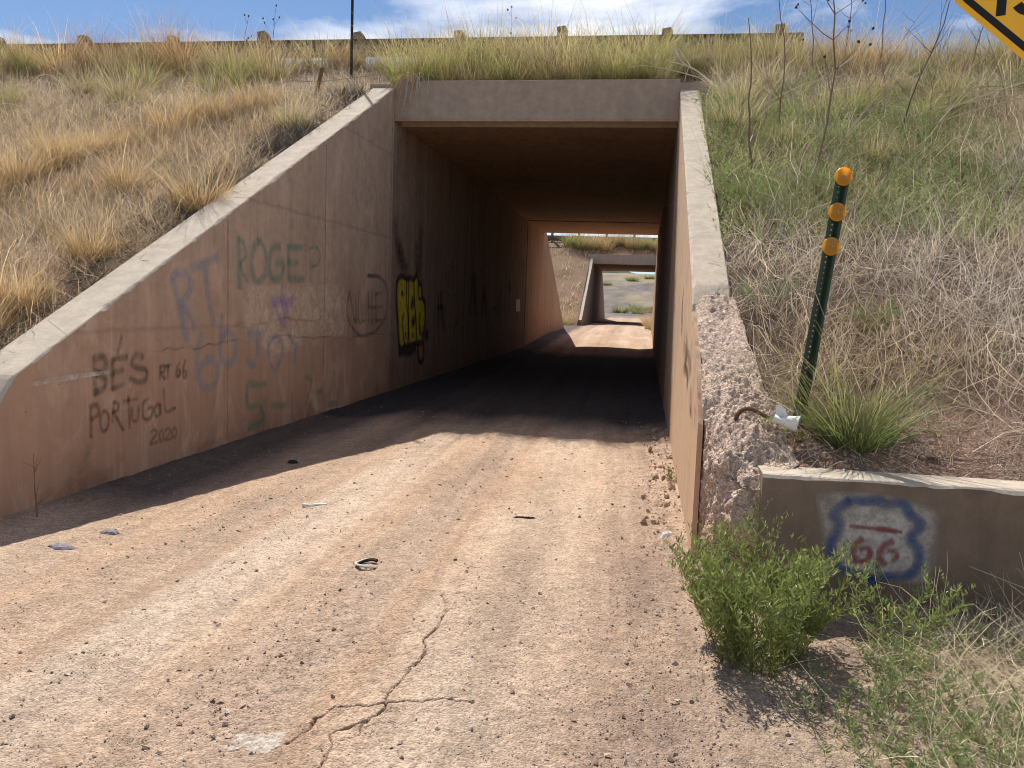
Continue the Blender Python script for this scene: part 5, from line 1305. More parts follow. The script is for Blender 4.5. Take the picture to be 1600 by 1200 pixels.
# clumps on the farther embankment and beyond
r2 = random.Random(5)
for i in range(17):
    clump(r2.choice(["green", "tan", "green", "gold"]), -5.2 + 0.41 * i + r2.uniform(-0.15, 0.15), 55.3 + r2.uniform(-0.35, 0.5), r2.uniform(1.4, 2.3), "bunchgrass clump above the small distant headwall", "bunchgrass clumps on the farther embankment", f=bank2n)
for x, y, s, k in ((-4.35, 45.6, 1.6, "gold"), (-4.75, 44.8, 1.5, "gold"), (-4.3, 44.2, 1.2, "green")):
    clump(k, x, y, s, "dry clump left of the road between the two underpasses", "clumps left of the road between the underpasses", f=lambda x, y: road_z(y))
for x, y, s, k in ((0.45, 44.5, 1.8, "gold"), (0.6, 45.6, 1.9, "gold"), (0.5, 42.6, 1.1, "green")):
    clump(k, x, y, s, "dry clump right of the road between the two underpasses", "clumps right of the road between the underpasses", f=lambda x, y: road_z(y))
r = np.random.default_rng(6)
x, y = scatter(r, 9000, -12, 6, 45.5, 56.5, lambda x, y: ((x < X2L - 0.4) | (x > X2R + 0.4) | (y > 54.4)) * (0.2 + 0.8 * sstep(-0.1, 0.1, fbm2(x * 0.8, y * 0.8, 3, 140))))
A = blades(r, on_bank(x, y, bank2n), r.uniform(0.15, 0.5, len(x)), 0.03, r.normal(0.4, 0.3, len(x)), 0.3, TAN * 0.8, STRAW * 0.9, 2, 0.3)
tag(mk("dry_grass", A[0], A[1], M_grass, col=A[2]), "dry grass on the farther embankment", kind="stuff")
shrub_spots = [(-6.5, 92, 1.3), (-5.6, 96, 1.0), (-2.6, 88, 1.7), (-1.2, 91, 1.9), (-0.6, 87, 1.5), (0.6, 90, 1.6), (1.2, 95, 1.2), (-7.2, 100, 1.5), (1.6, 118, 1.2), (-2.5, 150, 2.2), (0.5, 160, 2.0), (-6.5, 140, 1.6), (-7.4, 88, 1.0)]
V, F, C = clump_mesh(320, 260, 0.45, 0.32, np.array([0.17, 0.19, 0.07]), np.array([0.30, 0.29, 0.12]), w=0.03, lean=0.6)
o = mk("desert_shrub", V, F, M_grass, col=C, link=False); shm = o.data; bpy.data.objects.remove(o)
for i, (x, y, s) in enumerate(shrub_spots):
    o = bpy.data.objects.new("desert_shrub", shm); COL.objects.link(o)
    o.location = (x, y, float(ground_z(np.array(x), np.array(y))) - 0.05); o.scale = (s * 1.15, s * 1.15, s); o.rotation_euler = (0, 0, i * 1.9)
    tag(o, "olive shrub on the open ground beyond the far underpass", "shrub", "shrubs beyond the far underpass")


# ------------------------------------------------------------------ bushes and single plants
def bush(name, loc, n, h, rad, nl, ll, lw, lc, label, seed, cat_="bush", lean=0.65, side=4):
    r = np.random.default_rng(seed)
    root_e = empty(name, loc); tag(root_e, label, cat_)
    a = r.uniform(0, 2 * np.pi, n); q = rad * np.sqrt(r.uniform(0, 1, n))
    R0 = np.stack([q * np.cos(a), q * np.sin(a), np.full(n, -0.02)], 1)
    hh = h * r.uniform(0.55, 1.1, n)
    st = r.bit_generator.state
    S, Lf = leafy(r, R0, hh, nl, ll, lw, lc, np.array([0.17, 0.13, 0.06]), lean, 0.22, 0.12, 0.0045, az=a + r.normal(0, 0.3, n), updir=0.75)
    sv = np.repeat(np.repeat(r.uniform(0.75, 1.2, (n, 1)) * np.where(r.uniform(0, 1, (n, 1)) < 0.18, np.array([[1.15, 0.95, 0.9]]), np.array([[1.0, 1.0, 1.0]])), nl, 0), 4, 0)
    Lf = (Lf[0], Lf[1], Lf[2] * sv)
    # side shoots from the upper stems
    V_ = S[0].reshape(n, 4, 2, 3).mean(2)
    k = np.repeat(np.arange(n), side); tpos = r.uniform(0.3, 0.9, len(k))
    b0 = V_[k, 1] * (1 - tpos)[:, None] + V_[k, 3] * tpos[:, None]
    S2, L2 = leafy(r, b0, hh[k] * r.uniform(0.18, 0.38, len(k)), max(8, nl // 2), ll * 0.85, lw * 0.9, lc * 1.1, np.array([0.2, 0.2, 0.08]), 0.5, 0.22, 0.1, 0.003, updir=0.85)
    o1 = cat(S, S2); o2 = cat(Lf, L2)
    a_ = mk("stems", o1[0], o1[1], M_twig, root_e, col=o1[2]); b_ = mk("leaves", o2[0], o2[1], M_leaf, root_e, col=o2[2])
    for o in (a_, b_):
        o["kind"] = "stuff" if False else "thing"
        del o["kind"]
    return root_e


LC = np.array([0.26, 0.31, 0.085])
bush("green_bush", (0.53, 3.53, 0.0), 115, 0.57, 0.17, 24, 0.054, 0.0095, LC, "bright green leafy bush at the foot of the broken wall corner", 400, lean=0.34)
bush("green_bush", (1.15, 3.80, 0.0), 18, 0.44, 0.06, 18, 0.048, 0.009, LC * 1.02, "smaller green plant standing right of the bright bush", 401, "plant", lean=0.5, side=3)
bush("green_weed", (0.62, 4.08, 0.0), 5, 0.62, 0.03, 22, 0.03, 0.006, LC * 0.9, "tall spindly green shoot against the crumbled concrete", 402, "plant", lean=0.12, side=2)
bush("green_weed", (0.72, 2.98, 0.0), 16, 0.22, 0.06, 20, 0.026, 0.0055, np.array([0.20, 0.25, 0.10]), "grey green weed at the edge of the dirt below the bush", 403, "weed", lean=0.55, side=2)
bush("green_weed", (0.31, 7.0, 0.03), 12, 0.16, 0.04, 12, 0.03, 0.006, LC * 0.7, "small green tuft at the foot of the sunlit wall", 404, "weed", lean=0.4, side=1)
bush("green_weed", (0.80, 4.68, 0.80), 10, 0.20, 0.07, 12, 0.026, 0.005, LC * 0.95, "thin green weed beneath the crumpled white cup", 405, "weed", lean=0.6, side=2)
bush("green_weed", (0.93, 4.72, 0.82), 9, 0.17, 0.04, 12, 0.028, 0.005, LC * 1.05, "green weed at the foot of the leaning reflector post", 406, "weed", lean=0.4, side=2)
bush("green_weed", (0.86, 6.2, 1.55), 26, 0.28, 0.12, 16, 0.04, 0.006, np.array([0.20, 0.25, 0.11]), "pale green weed beside the middle of the right coping", 407, "weed", lean=0.5, side=2)
bush("green_weed", (0.9, 8.0, 2.45), 40, 0.42, 0.16, 18, 0.045, 0.008, np.array([0.19, 0.26, 0.07]), "lush green weed spilling towards the right coping", 408, "weed", lean=0.5, side=2)

WG = "grey green weed clumps among the brush of the right bank"
wsrc = None
for k, (x, y, s) in enumerate(((2.1, 9.6, 1.1), (2.9, 10.4, 1.0), (1.3, 10.9, 0.9), (3.4, 12.2, 1.1), (1.9, 12.0, 0.9), (2.6, 8.6, 0.8), (1.15, 7.7, 1.0), (4.2, 11.6, 1.1), (2.2, 7.5, 0.7), (1.5, 5.9, 0.6), (3.6, 9.9, 0.9), (1.6, 8.3, 1.0))):
    z = float(bank1n(np.array([x]), np.array([y]))[0])
    if wsrc is None:
        wsrc = bush("weed_clump", (x, y, z), 40, 0.42, 0.17, 18, 0.045, 0.008, np.array([0.27, 0.31, 0.13]), "grey green weed clump in the brush of the right bank", 420, "weed", lean=0.5, side=2); o = wsrc
    else:
        o = copy_tree(wsrc); o.location = (x, y, z); o.rotation_euler = (0, 0, k * 1.3)
    o.scale = (s, s, s); o["group"] = WG
for k, (x, y, s, kd) in enumerate(((2.0, 10.9, 0.75, "green"), (2.9, 11.9, 0.85, "tan"), (3.9, 12.0, 0.85, "green"), (1.1, 11.7, 0.8, "tan"), (1.4, 9.9, 0.6, "green"), (4.4, 10.9, 0.8, "tan"), (3.2, 10.9, 0.7, "green"), (5.2, 12.4, 0.9, "tan"), (2.3, 9.4, 0.6, "tan"))):
    clump(kd, x, y, s, "bunchgrass clump among weeds on the upper right bank", "bunchgrass clumps among the weeds of the right bank")

# dead stalks on the right slope
def stalk(base, tip, r0, nb, seed, label, colr=(0.22, 0.15, 0.10), heads=False, blen=0.45):
    rr = np.random.default_rng(seed)
    base = np.array(base, float); tip = np.array(tip, float)
    t = np.linspace(0, 1, 9)[:, None]
    L = np.linalg.norm(tip - base)
    P = base * (1 - t) + tip * t + np.cumsum(rr.normal(0, 0.012, (9, 3)), 0) * L * np.sin(t * np.pi)
    root_ = empty("dead_stalk", base); tag(root_, label, "dead stalk")
    parts = [tube(P - base, r0 * (1 - 0.65 * t[:, 0]), 5)]
    tips = [P[-1]]
    br = []
    for k in range(nb):
        i = rr.integers(2, 8)
        az = rr.uniform(0, 2 * np.pi); el = rr.uniform(0.5, 1.1); l = L * blen * rr.uniform(0.35, 1.0) * (1 - 0.08 * i)
        d = np.array([np.cos(az) * np.cos(el), np.sin(az) * np.cos(el) * 0.6, np.sin(el)])
        s = np.linspace(0, 1, 5)[:, None]
        Q = P[i] + d * l * s + np.array([0, 0, 0.12]) * l * s ** 2 + rr.normal(0, 0.012, (5, 3)) * l
        br.append(tube(Q - base, r0 * 0.45 * (1 - 0.7 * s[:, 0]), 4)); tips.append(Q[-1])
    V, F = join(parts); c = np.array(colr)
    mk("stem", V, F, M_twig, root_, col=c)
    if br:
        for V, F in br:
            mk("side_branch", V, F, M_twig, root_, col=c * 1.15)
    if heads:
        for q in tips:
            v = iv * (1 + rr.normal(0, 0.12, (12, 1))) * 0.016 * np.array([1, 1, 1.2])
            mk("seed_head", v + q - base, if_, M_twig, root_, col=(0.06, 0.035, 0.025))
    return root_


def bz(x, y):
    return float(bank1n(np.array([x]), np.array([y]))[0]) - 0.03


for (x, y, dx, dy, h, r0, nb, lab, c, hd) in (
    (1.02, 9.0, -0.12, 0.1, 1.65, 0.013, 4, "crooked brown dead stalk nearest the right coping", (0.30, 0.20, 0.13), False),
    (1.64, 9.0, 0.06, 0.2, 2.3, 0.014, 9, "thickest upright dead stalk with many side branches", (0.27, 0.19, 0.13), True),
    (1.44, 10.2, -0.10, 0.2, 1.95, 0.010, 5, "thin reddish stalk between the crooked and the thickest stalks", (0.30, 0.17, 0.11), False),
    (2.65, 9.98, 0.72, 0.3, 2.2, 0.009, 3, "dark dead stalk leaning right towards the yellow sign", (0.10, 0.065, 0.06), False),
    (3.25, 13.3, -0.05, 0.0, 1.5, 0.012, 3, "straight brown stalk on the crest right of the golden clump", (0.28, 0.19, 0.14), False),
    (4.35, 12.9, 0.28, 0.2, 1.1, 0.014, 2, "short grey brown stalk just below the yellow sign", (0.24, 0.19, 0.15), False),
    (2.78, 13.5, 0.03, 0.1, 1.6, 0.011, 6, "branching stalk with dark seed heads on the right crest", (0.28, 0.18, 0.13), True),
    (2.2, 12.6, -0.2, 0.1, 1.9, 0.009, 6, "slender stalk hung with dark seed heads near the right crest", (0.30, 0.20, 0.14), True),
    (3.9, 13.2, 0.25, 0.1, 1.5, 0.010, 4, "forked pale stalk on the crest left of the yellow sign", (0.36, 0.27, 0.20), False),
    (2.55, 11.6, 0.95, 0.2, 1.5, 0.008, 3, "thin stalk slanting right across the crest", (0.20, 0.13, 0.10), False),
):
    b = (x, y, bz(x, y))
    stalk(b, (b[0] + dx, b[1] + dy, b[2] + h), r0, nb, int(x * 100 + y * 7), lab, c, hd)
for k, (x, h, lab) in enumerate(((-7.05, 1.05, "left dead flower stalk with dark seed heads above the guardrail"), (-6.55, 1.2, "right dead flower stalk with dark seed heads above the guardrail"))):
    b = (x, 13.7, bz(x, 13.7)); stalk(b, (b[0] + 0.1, 13.75, b[2] + h), 0.007, 6, 500 + k, lab, (0.20, 0.13, 0.09), True, 0.5)
b = (-2.35, 13.8, bz(-2.35, 13.8)); stalk(b, (-2.4, 13.8, b[2] + 1.05), 0.005, 3, 510, "single thin seed stalk above the middle of the headwall", (0.3, 0.2, 0.13), True, 0.3)
# loose tall wisps above the left part of the headwall
V, F, C = clump_mesh(330, 70, 0.95, 0.16, np.array([0.3, 0.2, 0.1]), np.array([0.46, 0.31, 0.2]), w=0.006, lean=0.3)
o = mk("bunchgrass", V, F, M_grass, col=C); o.location = (-3.55, 13.6, bz(-3.55, 13.6)); tag(o, "sparse tall wisps of grass above the left part of the headwall", "grass clump")


def branch(name, base, pts, r0, forks, label, colr, cat_, seed):
    rr = np.random.default_rng(seed)
    base = np.array(base, float); P = catmull3(np.array(pts, float))
    e = empty(name, base); tag(e, label, cat_)
    V, F = tube(P - base, np.linspace(r0, r0 * 0.35, len(P)), 6)
    mk("main_stem", V, F, M_twig, e, col=colr)
    for k in range(forks):
        i = rr.integers(2, len(P) - 2); l = np.linalg.norm(P[-1] - P[0]) * rr.uniform(0.2, 0.45)
        d = (P[i + 1] - P[i]); d = d / np.linalg.norm(d) + rr.normal(0, 0.5, 3); d /= np.linalg.norm(d)
        s = np.linspace(0, 1, 5)[:, None]
        Q = P[i] + d * l * s + rr.normal(0, 0.02, (5, 3)) * l * s
        V, F = tube(Q - base, np.linspace(r0 * 0.5, r0 * 0.2, 5), 5)
        mk("side_twig", V, F, M_twig, e, col=np.array(colr) * rr.uniform(0.85, 1.1))
    return e


def catmull3(P, n=5):
    Q = np.concatenate([[2 * P[0] - P[1]], P, [2 * P[-1] - P[-2]]]); r_ = []
    for i in range(len(P) - 1):
        a, b, c, d = Q[i:i + 4]
        for t in np.arange(n) / n:
            r_.append(0.5 * (2 * b + (c - a) * t + (2 * a - 5 * b + 4 * c - d) * t ** 2 + (-a + 3 * b - 3 * c + d) * t ** 3))
    r_.append(P[-1]); return np.array(r_)


branch("bleached_branch", (0.78, 12.45, 4.72), [(0.78, 12.45, 4.72), (0.55, 12.3, 4.86), (0.36, 12.25, 4.95), (0.18, 12.3, 5.2)], 0.016, 5, "bleached white branch lying over the right end of the headwall", BLEACH * 1.15, "dead branch", 1)
branch("bleached_branch", (0.6, 12.5, 4.8), [(0.6, 12.5, 4.82), (0.2, 12.4, 4.9), (-0.2, 12.38, 4.96), (-0.45, 12.4, 4.93)], 0.009, 3, "thin pale twig trailing along the top of the headwall", BLEACH, "dead branch", 2)
branch("bleached_branch", (-5.9, 12.4, bz(-5.9, 12.4)), [(-5.9, 12.4, bz(-5.9, 12.4)), (-5.6, 12.3, 4.75), (-5.0, 12.2, 4.72), (-4.2, 12.35, 4.85)], 0.010, 2, "long curved dry stem reaching from the left slope to the headwall", np.array([0.36, 0.26, 0.17]), "dead branch", 3)
branch("bleached_branch", (-9.3, 12.4, bz(-9.3, 12.4)), [(-9.3, 12.4, bz(-9.3, 12.4) + .1), (-8.8, 12.2, bz(-8.8, 12.2) + .25), (-8.3, 12.0, bz(-8.3, 12) + .15), (-7.9, 11.6, bz(-7.9, 11.6) + .05)], 0.011, 3, "pale fallen stem on the upper left slope", BLEACH, "dead branch", 4)
r = np.random.default_rng(70)
for k, (y0, x0, x1, lab) in enumerate(((11.0, 2.5, 6.4, "uppermost long pale reed fallen across the right slope"), (10.7, 2.3, 5.8, "second long pale reed fallen across the right slope"), (10.45, 2.6, 6.0, "third pale reed with a bent end on the right slope"), (10.2, 2.9, 5.6, "lowest thin reed fallen across the right slope"), (11.3, 1.3, 3.6, "arching dry cane over the green weeds"), (10.9, 3.4, 6.6, "pale reed rising towards the yellow sign"))):
    pts = [(x0 + (x1 - x0) * t, y0 + 0.5 * t + 0.1 * math.sin(k + 3 * t), bz(x0 + (x1 - x0) * t, y0 + 0.5 * t) + 0.14 + 0.28 * math.sin(math.pi * t) + (0.35 * t if k == 5 else 0)) for t in (0, .25, .5, .75, 1)]
    branch("fallen_reed", pts[0], pts, 0.010, 3, lab, BLEACH * (0.8 + 0.05 * k) * np.array([1, .93, .8]), "reed", 20 + k)
for k, (x0, y0, dx, dz, lab) in enumerate(((1.25, 9.8, 0.75, 1.0, "pale dead stem crossing behind the thickest stalk"), (1.9, 9.6, -0.5, 0.9, "grey dead stem leaning left above the green weeds"), (1.75, 9.2, 0.9, 1.25, "long pale stem leaning right from the thickest stalk"), (1.2, 11.0, 0.5, 0.8, "short bleached stem by the bank edge"), (2.2, 8.7, 0.35, 0.35, "curled white stem on the grey brush"), (3.2, 9.0, 0.4, 0.25, "pale hooked stem at the right of the green weeds"))):
    z0 = bz(x0, y0); branch("bleached_branch", (x0, y0, z0), [(x0, y0, z0), (x0 + dx * .4, y0 + .1, z0 + dz * .45), (x0 + dx, y0 + .25, z0 + dz)], 0.008, 3, lab, BLEACH * (0.75 + 0.06 * k), "dead branch", 40 + k)
for k, (pts, lab) in enumerate((([(2.05, 3.95, 0.25), (1.75, 3.8, 0.33), (1.45, 3.78, 0.43)], "long straw stem pointing up at the return wall"), ([(2.3, 3.85, 0.2), (1.95, 3.8, 0.26), (1.72, 3.8, 0.36), (1.66, 3.82, 0.5)], "bent straw stem with a forked tip at the return wall"))):
    branch("straw_stem", pts[0], pts, 0.0035, 2, lab, np.array([0.55, 0.46, 0.3]), "straw stem", 60 + k)
z0 = float(gz(np.array([-3.80]), np.array([4.67]))[0])
branch("dead_twig", (-3.80, 4.67, z0), [(-3.80, 4.67, z0), (-3.805, 4.66, z0 + .2), (-3.80, 4.65, z0 + .42)], 0.006, 5, "thin bare twig standing at the foot of the left wall", np.array([0.33, 0.21, 0.13]), "twig", 80)


for k, (x0, y0, dx, dy, lab) in enumerate(((-7.2, 11.9, 0.9, -0.5, "pale fallen stem below the broad yellow green clump"), (-6.0, 11.2, 0.6, 0.35, "thin bleached stem on the slope left of the coping top"), (-9.6, 10.9, 1.2, -0.3, "long bleached stem lying on the far left slope"), (-8.4, 10.4, 0.5, 0.4, "short forked bleached stem on the left slope"), (-6.9, 10.0, 0.8, -0.15, "grey fallen stem in the middle of the left slope"), (-10.2, 12.6, 0.9, -0.4, "bleached stem beside the clump at the left picture edge"))):
    pts = [(x0 + dx * t, y0 + dy * t, bz(x0 + dx * t, y0 + dy * t) + 0.12 + 0.2 * math.sin(2.4 * t + 0.4)) for t in (0, .35, .7, 1)]
    branch("bleached_branch", pts[0], pts, 0.008, 3, lab, BLEACH * (0.9 + 0.05 * k), "dead branch", 90 + k)


rs = np.random.default_rng(610)
for k in range(10):
    x0 = rs.uniform(1.6, 5.2); y0 = rs.uniform(10.2, 13.2); x0 = min(x0, 0.42 * y0 - 0.2); h = rs.uniform(0.7, 1.3); l = rs.normal(0, 0.3)
    z0 = bz(x0, y0)
    o = branch("dead_stalk", (x0, y0, z0), [(x0, y0, z0), (x0 + l * .3, y0 + .05, z0 + h * .5), (x0 + l, y0 + .1, z0 + h)], 0.006, 4, "thin dry stem among the brush of the upper right bank", np.array([0.45, 0.34, 0.25]) * rs.uniform(0.7, 1.2), "dead stalk", 640 + k)
    o["group"] = "thin dry stems on the upper right bank"


# ------------------------------------------------------------------ posts and sign
def frame_at(base, tip):
    z = (Vector(tip) - Vector(base)).normalized()
    return z


bp_, tp_ = Vector((0.886, 4.88, 0.75)), Vector((1.047, 4.88, 2.30))
ax = (tp_ - bp_).normalized()
yv = Vector((0.30, -0.95, 0.0)).normalized(); yv = (yv - ax * yv.dot(ax)).normalized()        # towards the camera, slightly turned
xv = yv.cross(ax) * -1.0
if xv.x < 0: xv = -xv
post = empty("reflector_post", bp_); tag(post, "leaning dark green steel post with three amber reflectors", "marker post")
LEN = (tp_ - bp_).length


def loc3(u, d, w):
    return np.array(xv)[None] * np.asarray(u)[:, None] + np.array(yv)[None] * np.asarray(d)[:, None] + np.array(ax)[None] * np.asarray(w)[:, None]


def chan(u0, d0, u1, d1, w0, w1, th=0.004):
    """thin folded strip of the channel from (u0,d0) to (u1,d1)"""
    nrm = np.array([-(d1 - d0), (u1 - u0)]); nrm = nrm / np.linalg.norm(nrm) * th
    uu = [u0, u1, u1 + nrm[0], u0 + nrm[0]]; dd = [d0, d1, d1 + nrm[1], d0 + nrm[1]]
    V = np.concatenate([loc3(uu, dd, [w0] * 4), loc3(uu, dd, [w1] * 4)])
    F = np.array([[0, 1, 2, 3], [7, 6, 5, 4], [0, 4, 5, 1], [1, 5, 6, 2], [2, 6, 7, 3], [3, 7, 4, 0]])
    return V, F


parts = [chan(-0.041, -0.004, -0.026, -0.004, 0, LEN), chan(0.026, -0.004, 0.041, -0.004, 0, LEN), chan(-0.026, -0.003, -0.015, -0.030, 0, LEN), chan(0.015, -0.030, 0.026, -0.003, 0, LEN),
         chan(-0.015, -0.030, -0.004, -0.030, 0, LEN), chan(0.004, -0.030, 0.015, -0.030, 0, LEN)]
w = 0.0
while w < LEN - 0.005:                                        # centre strip with punched holes
    parts.append(chan(-0.004, -0.030, 0.004, -0.030, w, min(w + 0.022, LEN))); w += 0.030
V, F = join(parts)
mk("channel_post", V, F, M_green_post, post)


def disc_lathe(profile, k=28):
    """profile: list of (radius, depth) turned about the depth axis"""
    t = np.arange(k) * 2 * np.pi / k; Vs, F = [], []
    for rr_, dd_ in profile:
        Vs.append(loc3(rr_ * np.cos(t), np.full(k, dd_), rr_ * np.sin(t)))
    for a in range(len(profile) - 1):
        for j in range(k):
            F.append([a * k + j, a * k + (j + 1) % k, (a + 1) * k + (j + 1) % k, (a + 1) * k + j])
    return np.concatenate(Vs), np.array(F)


for wv, lab in ((LEN - 0.04, "top"), (LEN - 0.235, ""), (LEN - 0.425, "")):
    c = np.array(ax) * wv
    V, F = disc_lathe([(0.0005, -0.002), (0.050, -0.002), (0.0515, 0.004), (0.050, 0.010), (0.046, 0.011), (0.0445, 0.0078), (0.036, 0.0092), (0.0345, 0.0078), (0.026, 0.0095), (0.0245, 0.008), (0.016, 0.0105), (0.014, 0.0085), (0.0005, 0.0085)])
    ro = mk("reflector", V + c, F, M_orange, post, smooth=False)
    V, F = disc_lathe([(0.0005, 0.0088), (0.0075, 0.0088), (0.0075, 0.014), (0.005, 0.016), (0.0005, 0.016)], 10)
    mk("bolt", V + c, F, M_bolt, ro)

# thin dark post on the crest
pb = Vector((-4.93, 13.3, 5.16))
pe = empty("thin_post", pb); tag(pe, "thin dark steel post standing on bare dirt at the crest", "post")
V, F = join([box(-0.022, 0.022, -0.004, 0.004, -0.3, 2.2), box(-0.004, 0.004, 0.004, 0.04, -0.3, 2.2)])
mk("steel_upright", V, F, M_dark_post, pe)
V, F = join([box(-0.006, 0.006, -0.014, -0.004, z, z + 0.02) for z in np.arange(0.1, 2.15, 0.06)])
mk("studs", V, F, M_dark_post, pe)
for (x, y, h, tilt, lab) in ((-5.08, 12.2, 0.42, 0.22, "split wooden stake leaning in the dry grass near the bare dirt"), (-4.42, 11.65, 0.26, -0.05, "short wooden stake behind the top of the left coping")):
    rr = np.random.default_rng(int(h * 100))
    V, F = box(-0.028, 0.028, -0.02, 0.02, -0.1, h)
    V[1::2, 2] += rr.normal(0, 0.03, 4)
    o = mk("wooden_stake", V, F, M_stake); o.location = (x, y, bz(x, y)); o.rotation_euler = (0, tilt, 0.4); tag(o, lab, "stake")

# yellow diamond clearance sign, turned to face the road
SC = Vector((1.564, 3.30, 2.733)); SN = Vector((-0.42, -0.90, 0.0)).normalized()
SX = Vector((-SN.y, SN.x, 0)); SX = SX if SX.x > 0 else -SX
SZ = Vector((0, 0, 1))
sg = empty("diamond_sign", (SC.x, SC.y, 0)); tag(sg, "yellow diamond sign with black figures cut by the picture corner", "road sign")


def on_sign(pts, d):
    return np.array([list(SX * a + SZ * (b + SC.z) + SN * d) for a, b in pts])


def diamond(hd, cr=0.05, k=5):
    r_ = []
    for q in range(4):
        a0 = q * math.pi / 2
        cx, cy = (hd - cr * 1.414) * math.cos(a0), (hd - cr * 1.414) * math.sin(a0)
        for j in range(k):
            a = a0 - math.pi / 4 + j * math.pi / 2 / (k - 1)
            r_.append((cx + cr * math.cos(a), cy + cr * math.sin(a)))
    return r_


HD = 0.528
dm = diamond(HD); k = len(dm)
V = np.concatenate([on_sign(dm, 0.0), on_sign(dm, -0.003)])
F = [np.array([list(range(k))]), np.array([list(range(2 * k - 1, k - 1, -1))]), np.array([[j, k + j, k + (j + 1) % k, (j + 1) % k] for j in range(k)])]
mk("sign_panel", V, F, M_yellow, sg)
d1, d2 = diamond(HD - 0.029, 0.04), diamond(HD - 0.062, 0.03)
V = np.concatenate([on_sign(d1, 0.0008), on_sign(d2, 0.0008)])
mk("black_border", V, np.array([[j, (j + 1) % k, k + (j + 1) % k, k + j] for j in range(k)]), M_black, sg)


def ribbon2(P, w):
    P = np.asarray(P, float); T = np.gradient(P, axis=0); T /= np.linalg.norm(T, axis=1)[:, None]
    Nn = np.stack([-T[:, 1], T[:, 0]], 1) * w / 2
    return np.concatenate([P - Nn, P + Nn]), np.array([[i, i + 1, len(P) + i + 1, len(P) + i] for i in range(len(P) - 1)])


DX, DY, DH, SW = -0.3425, -0.102, 0.25, 0.032
one, f1 = ribbon2([(DX, DY), (DX, DY + DH)], SW)
mk("numeral", on_sign(one, 0.0009), f1, M_black, sg)
flag, f2 = ribbon2([(DX - 0.012, DY + DH - 0.025), (DX - 0.065, DY + DH - 0.075)], 0.036)
mk("numeral", on_sign(flag, 0.0013), f2, M_black, sg)
th_ = []
cx3 = DX + 0.100
for a in np.linspace(-150, 90, 26):
    th_.append((cx3 + 0.056 * math.cos(math.radians(a)), DY + 0.078 - 0.016 + 0.060 * math.sin(math.radians(a)) + 0.0))
for a in np.linspace(-90, 155, 26):
    th_.append((cx3 + 0.052 * math.cos(math.radians(a)), DY + DH - 0.078 + 0.006 + 0.056 * math.sin(math.radians(a))))
three, f3 = ribbon2(th_, SW)
mk("numeral", on_sign(three, 0.0009), f3, M_black, sg)
V, F = box(-0.03, 0.03, -0.02, 0.02, -0.3, SC.z + 0.3)
Mr = np.array([list(SX), list(-SN), [0, 0, 1]])
mk("sign_post", V @ Mr + np.array(list(-SN * 0.026)), F, M_steel, sg)

# ------------------------------------------------------------------ litter and debris
def mesh_thing(name, V, F, mat, label, cat_, origin, smooth=False, col=None):
    o = mk(name, np.asarray(V, float) + np.asarray(origin, float), F, mat, origin=origin, smooth=smooth, col=col)
    return tag(o, label, cat_)


r = np.random.default_rng(90)
# crumpled white cup on a bent rusty rod
cp = np.array([0.735, 4.70, 0.915])
dirn = np.array([0.93, -0.30, -0.16]); dirn /= np.linalg.norm(dirn)
a1 = np.cross(dirn, [0, 0, 1]); a1 /= np.linalg.norm(a1); a2 = np.cross(a1, dirn)
tt = np.linspace(0, 1, 12); th2 = np.linspace(0, 2 * np.pi, 25)[:-1]
Vc = []
for t in tt:
    rad = 0.026 + 0.018 * t
    crush = 1 - 0.35 * np.exp(-((t - 0.25) / 0.18) ** 2)
    jag = 0.03 * np.maximum(0, np.sin(th2 * 2.0 + 2.4)) * (t < 0.05)
    k_ = 1 + 0.12 * fbm2(th2 * 1.5 + 10, np.full(24, t * 5), 3, 95) * 2
    p_ = cp + dirn * (t * 0.13)
    Vc.append(p_ - dirn * jag[:, None] + (np.cos(th2) * rad * k_)[:, None] * a1 + (np.sin(th2) * rad * k_ * crush)[:, None] * a2)
Vc = np.concatenate(Vc)
i, j = np.meshgrid(np.arange(11), np.arange(24), indexing='ij')
Fc = np.stack([i * 24 + j, i * 24 + (j + 1) % 24, (i + 1) * 24 + (j + 1) % 24, (i + 1) * 24 + j], -1).reshape(-1, 4)
cupo = empty("paper_cup", cp); tag(cupo, "crumpled white paper cup lying on the bent rusty rod", "cup")
mk("cup_side", Vc - cp, Fc, M_paper, cupo, smooth=True)
V, F = tube(np.array([cp + dirn * 0.13 + a1 * 0.045 * math.cos(a) + a2 * 0.045 * math.sin(a) for a in np.linspace(0, 2 * np.pi, 22)]) - cp, 0.003, 5, caps=False)
mk("rolled_rim", V, F, M_paper, cupo)
fl = cp + dirn * 0.0 + a2 * 0.022 + a1 * -0.01
Vf = np.array([fl, fl + dirn * 0.065 + a2 * 0.002, fl - dirn * 0.012 + a2 * 0.05, fl + dirn * 0.045 + a2 * 0.045, fl + a2 * 0.062 + dirn * 0.01]) - cp
mk("torn_flap", Vf, [np.array([[0, 1, 3, 2]]), np.array([[2, 3, 4]])], M_paper, cupo)
P = catmull3(np.array([[0.535, 4.78, 0.78], [0.535, 4.78, 0.88], [0.565, 4.78, 0.94], [0.62, 4.76, 0.955], [0.70, 4.71, 0.92], [0.80, 4.68, 0.90], [0.95, 4.64, 0.87]]))
V, F = tube(P, np.linspace(0.014, 0.009, len(P)), 8)
mesh_thing("bent_rod", V - P[0], F, M_rust, "bent rusty rod sticking out of the broken concrete", "metal rod", P[0])
P = np.array([[0.362, 5.52, 1.06], [0.38, 5.50, 1.14], [0.42, 5.52, 1.20], [0.47, 5.56, 1.21]])
V, F = tube(P, 0.012, 6); mesh_thing("rusty_rebar", V - P[0], F, M_rust, "dark rusty bar exposed in the chipped right coping", "metal rod", P[0])


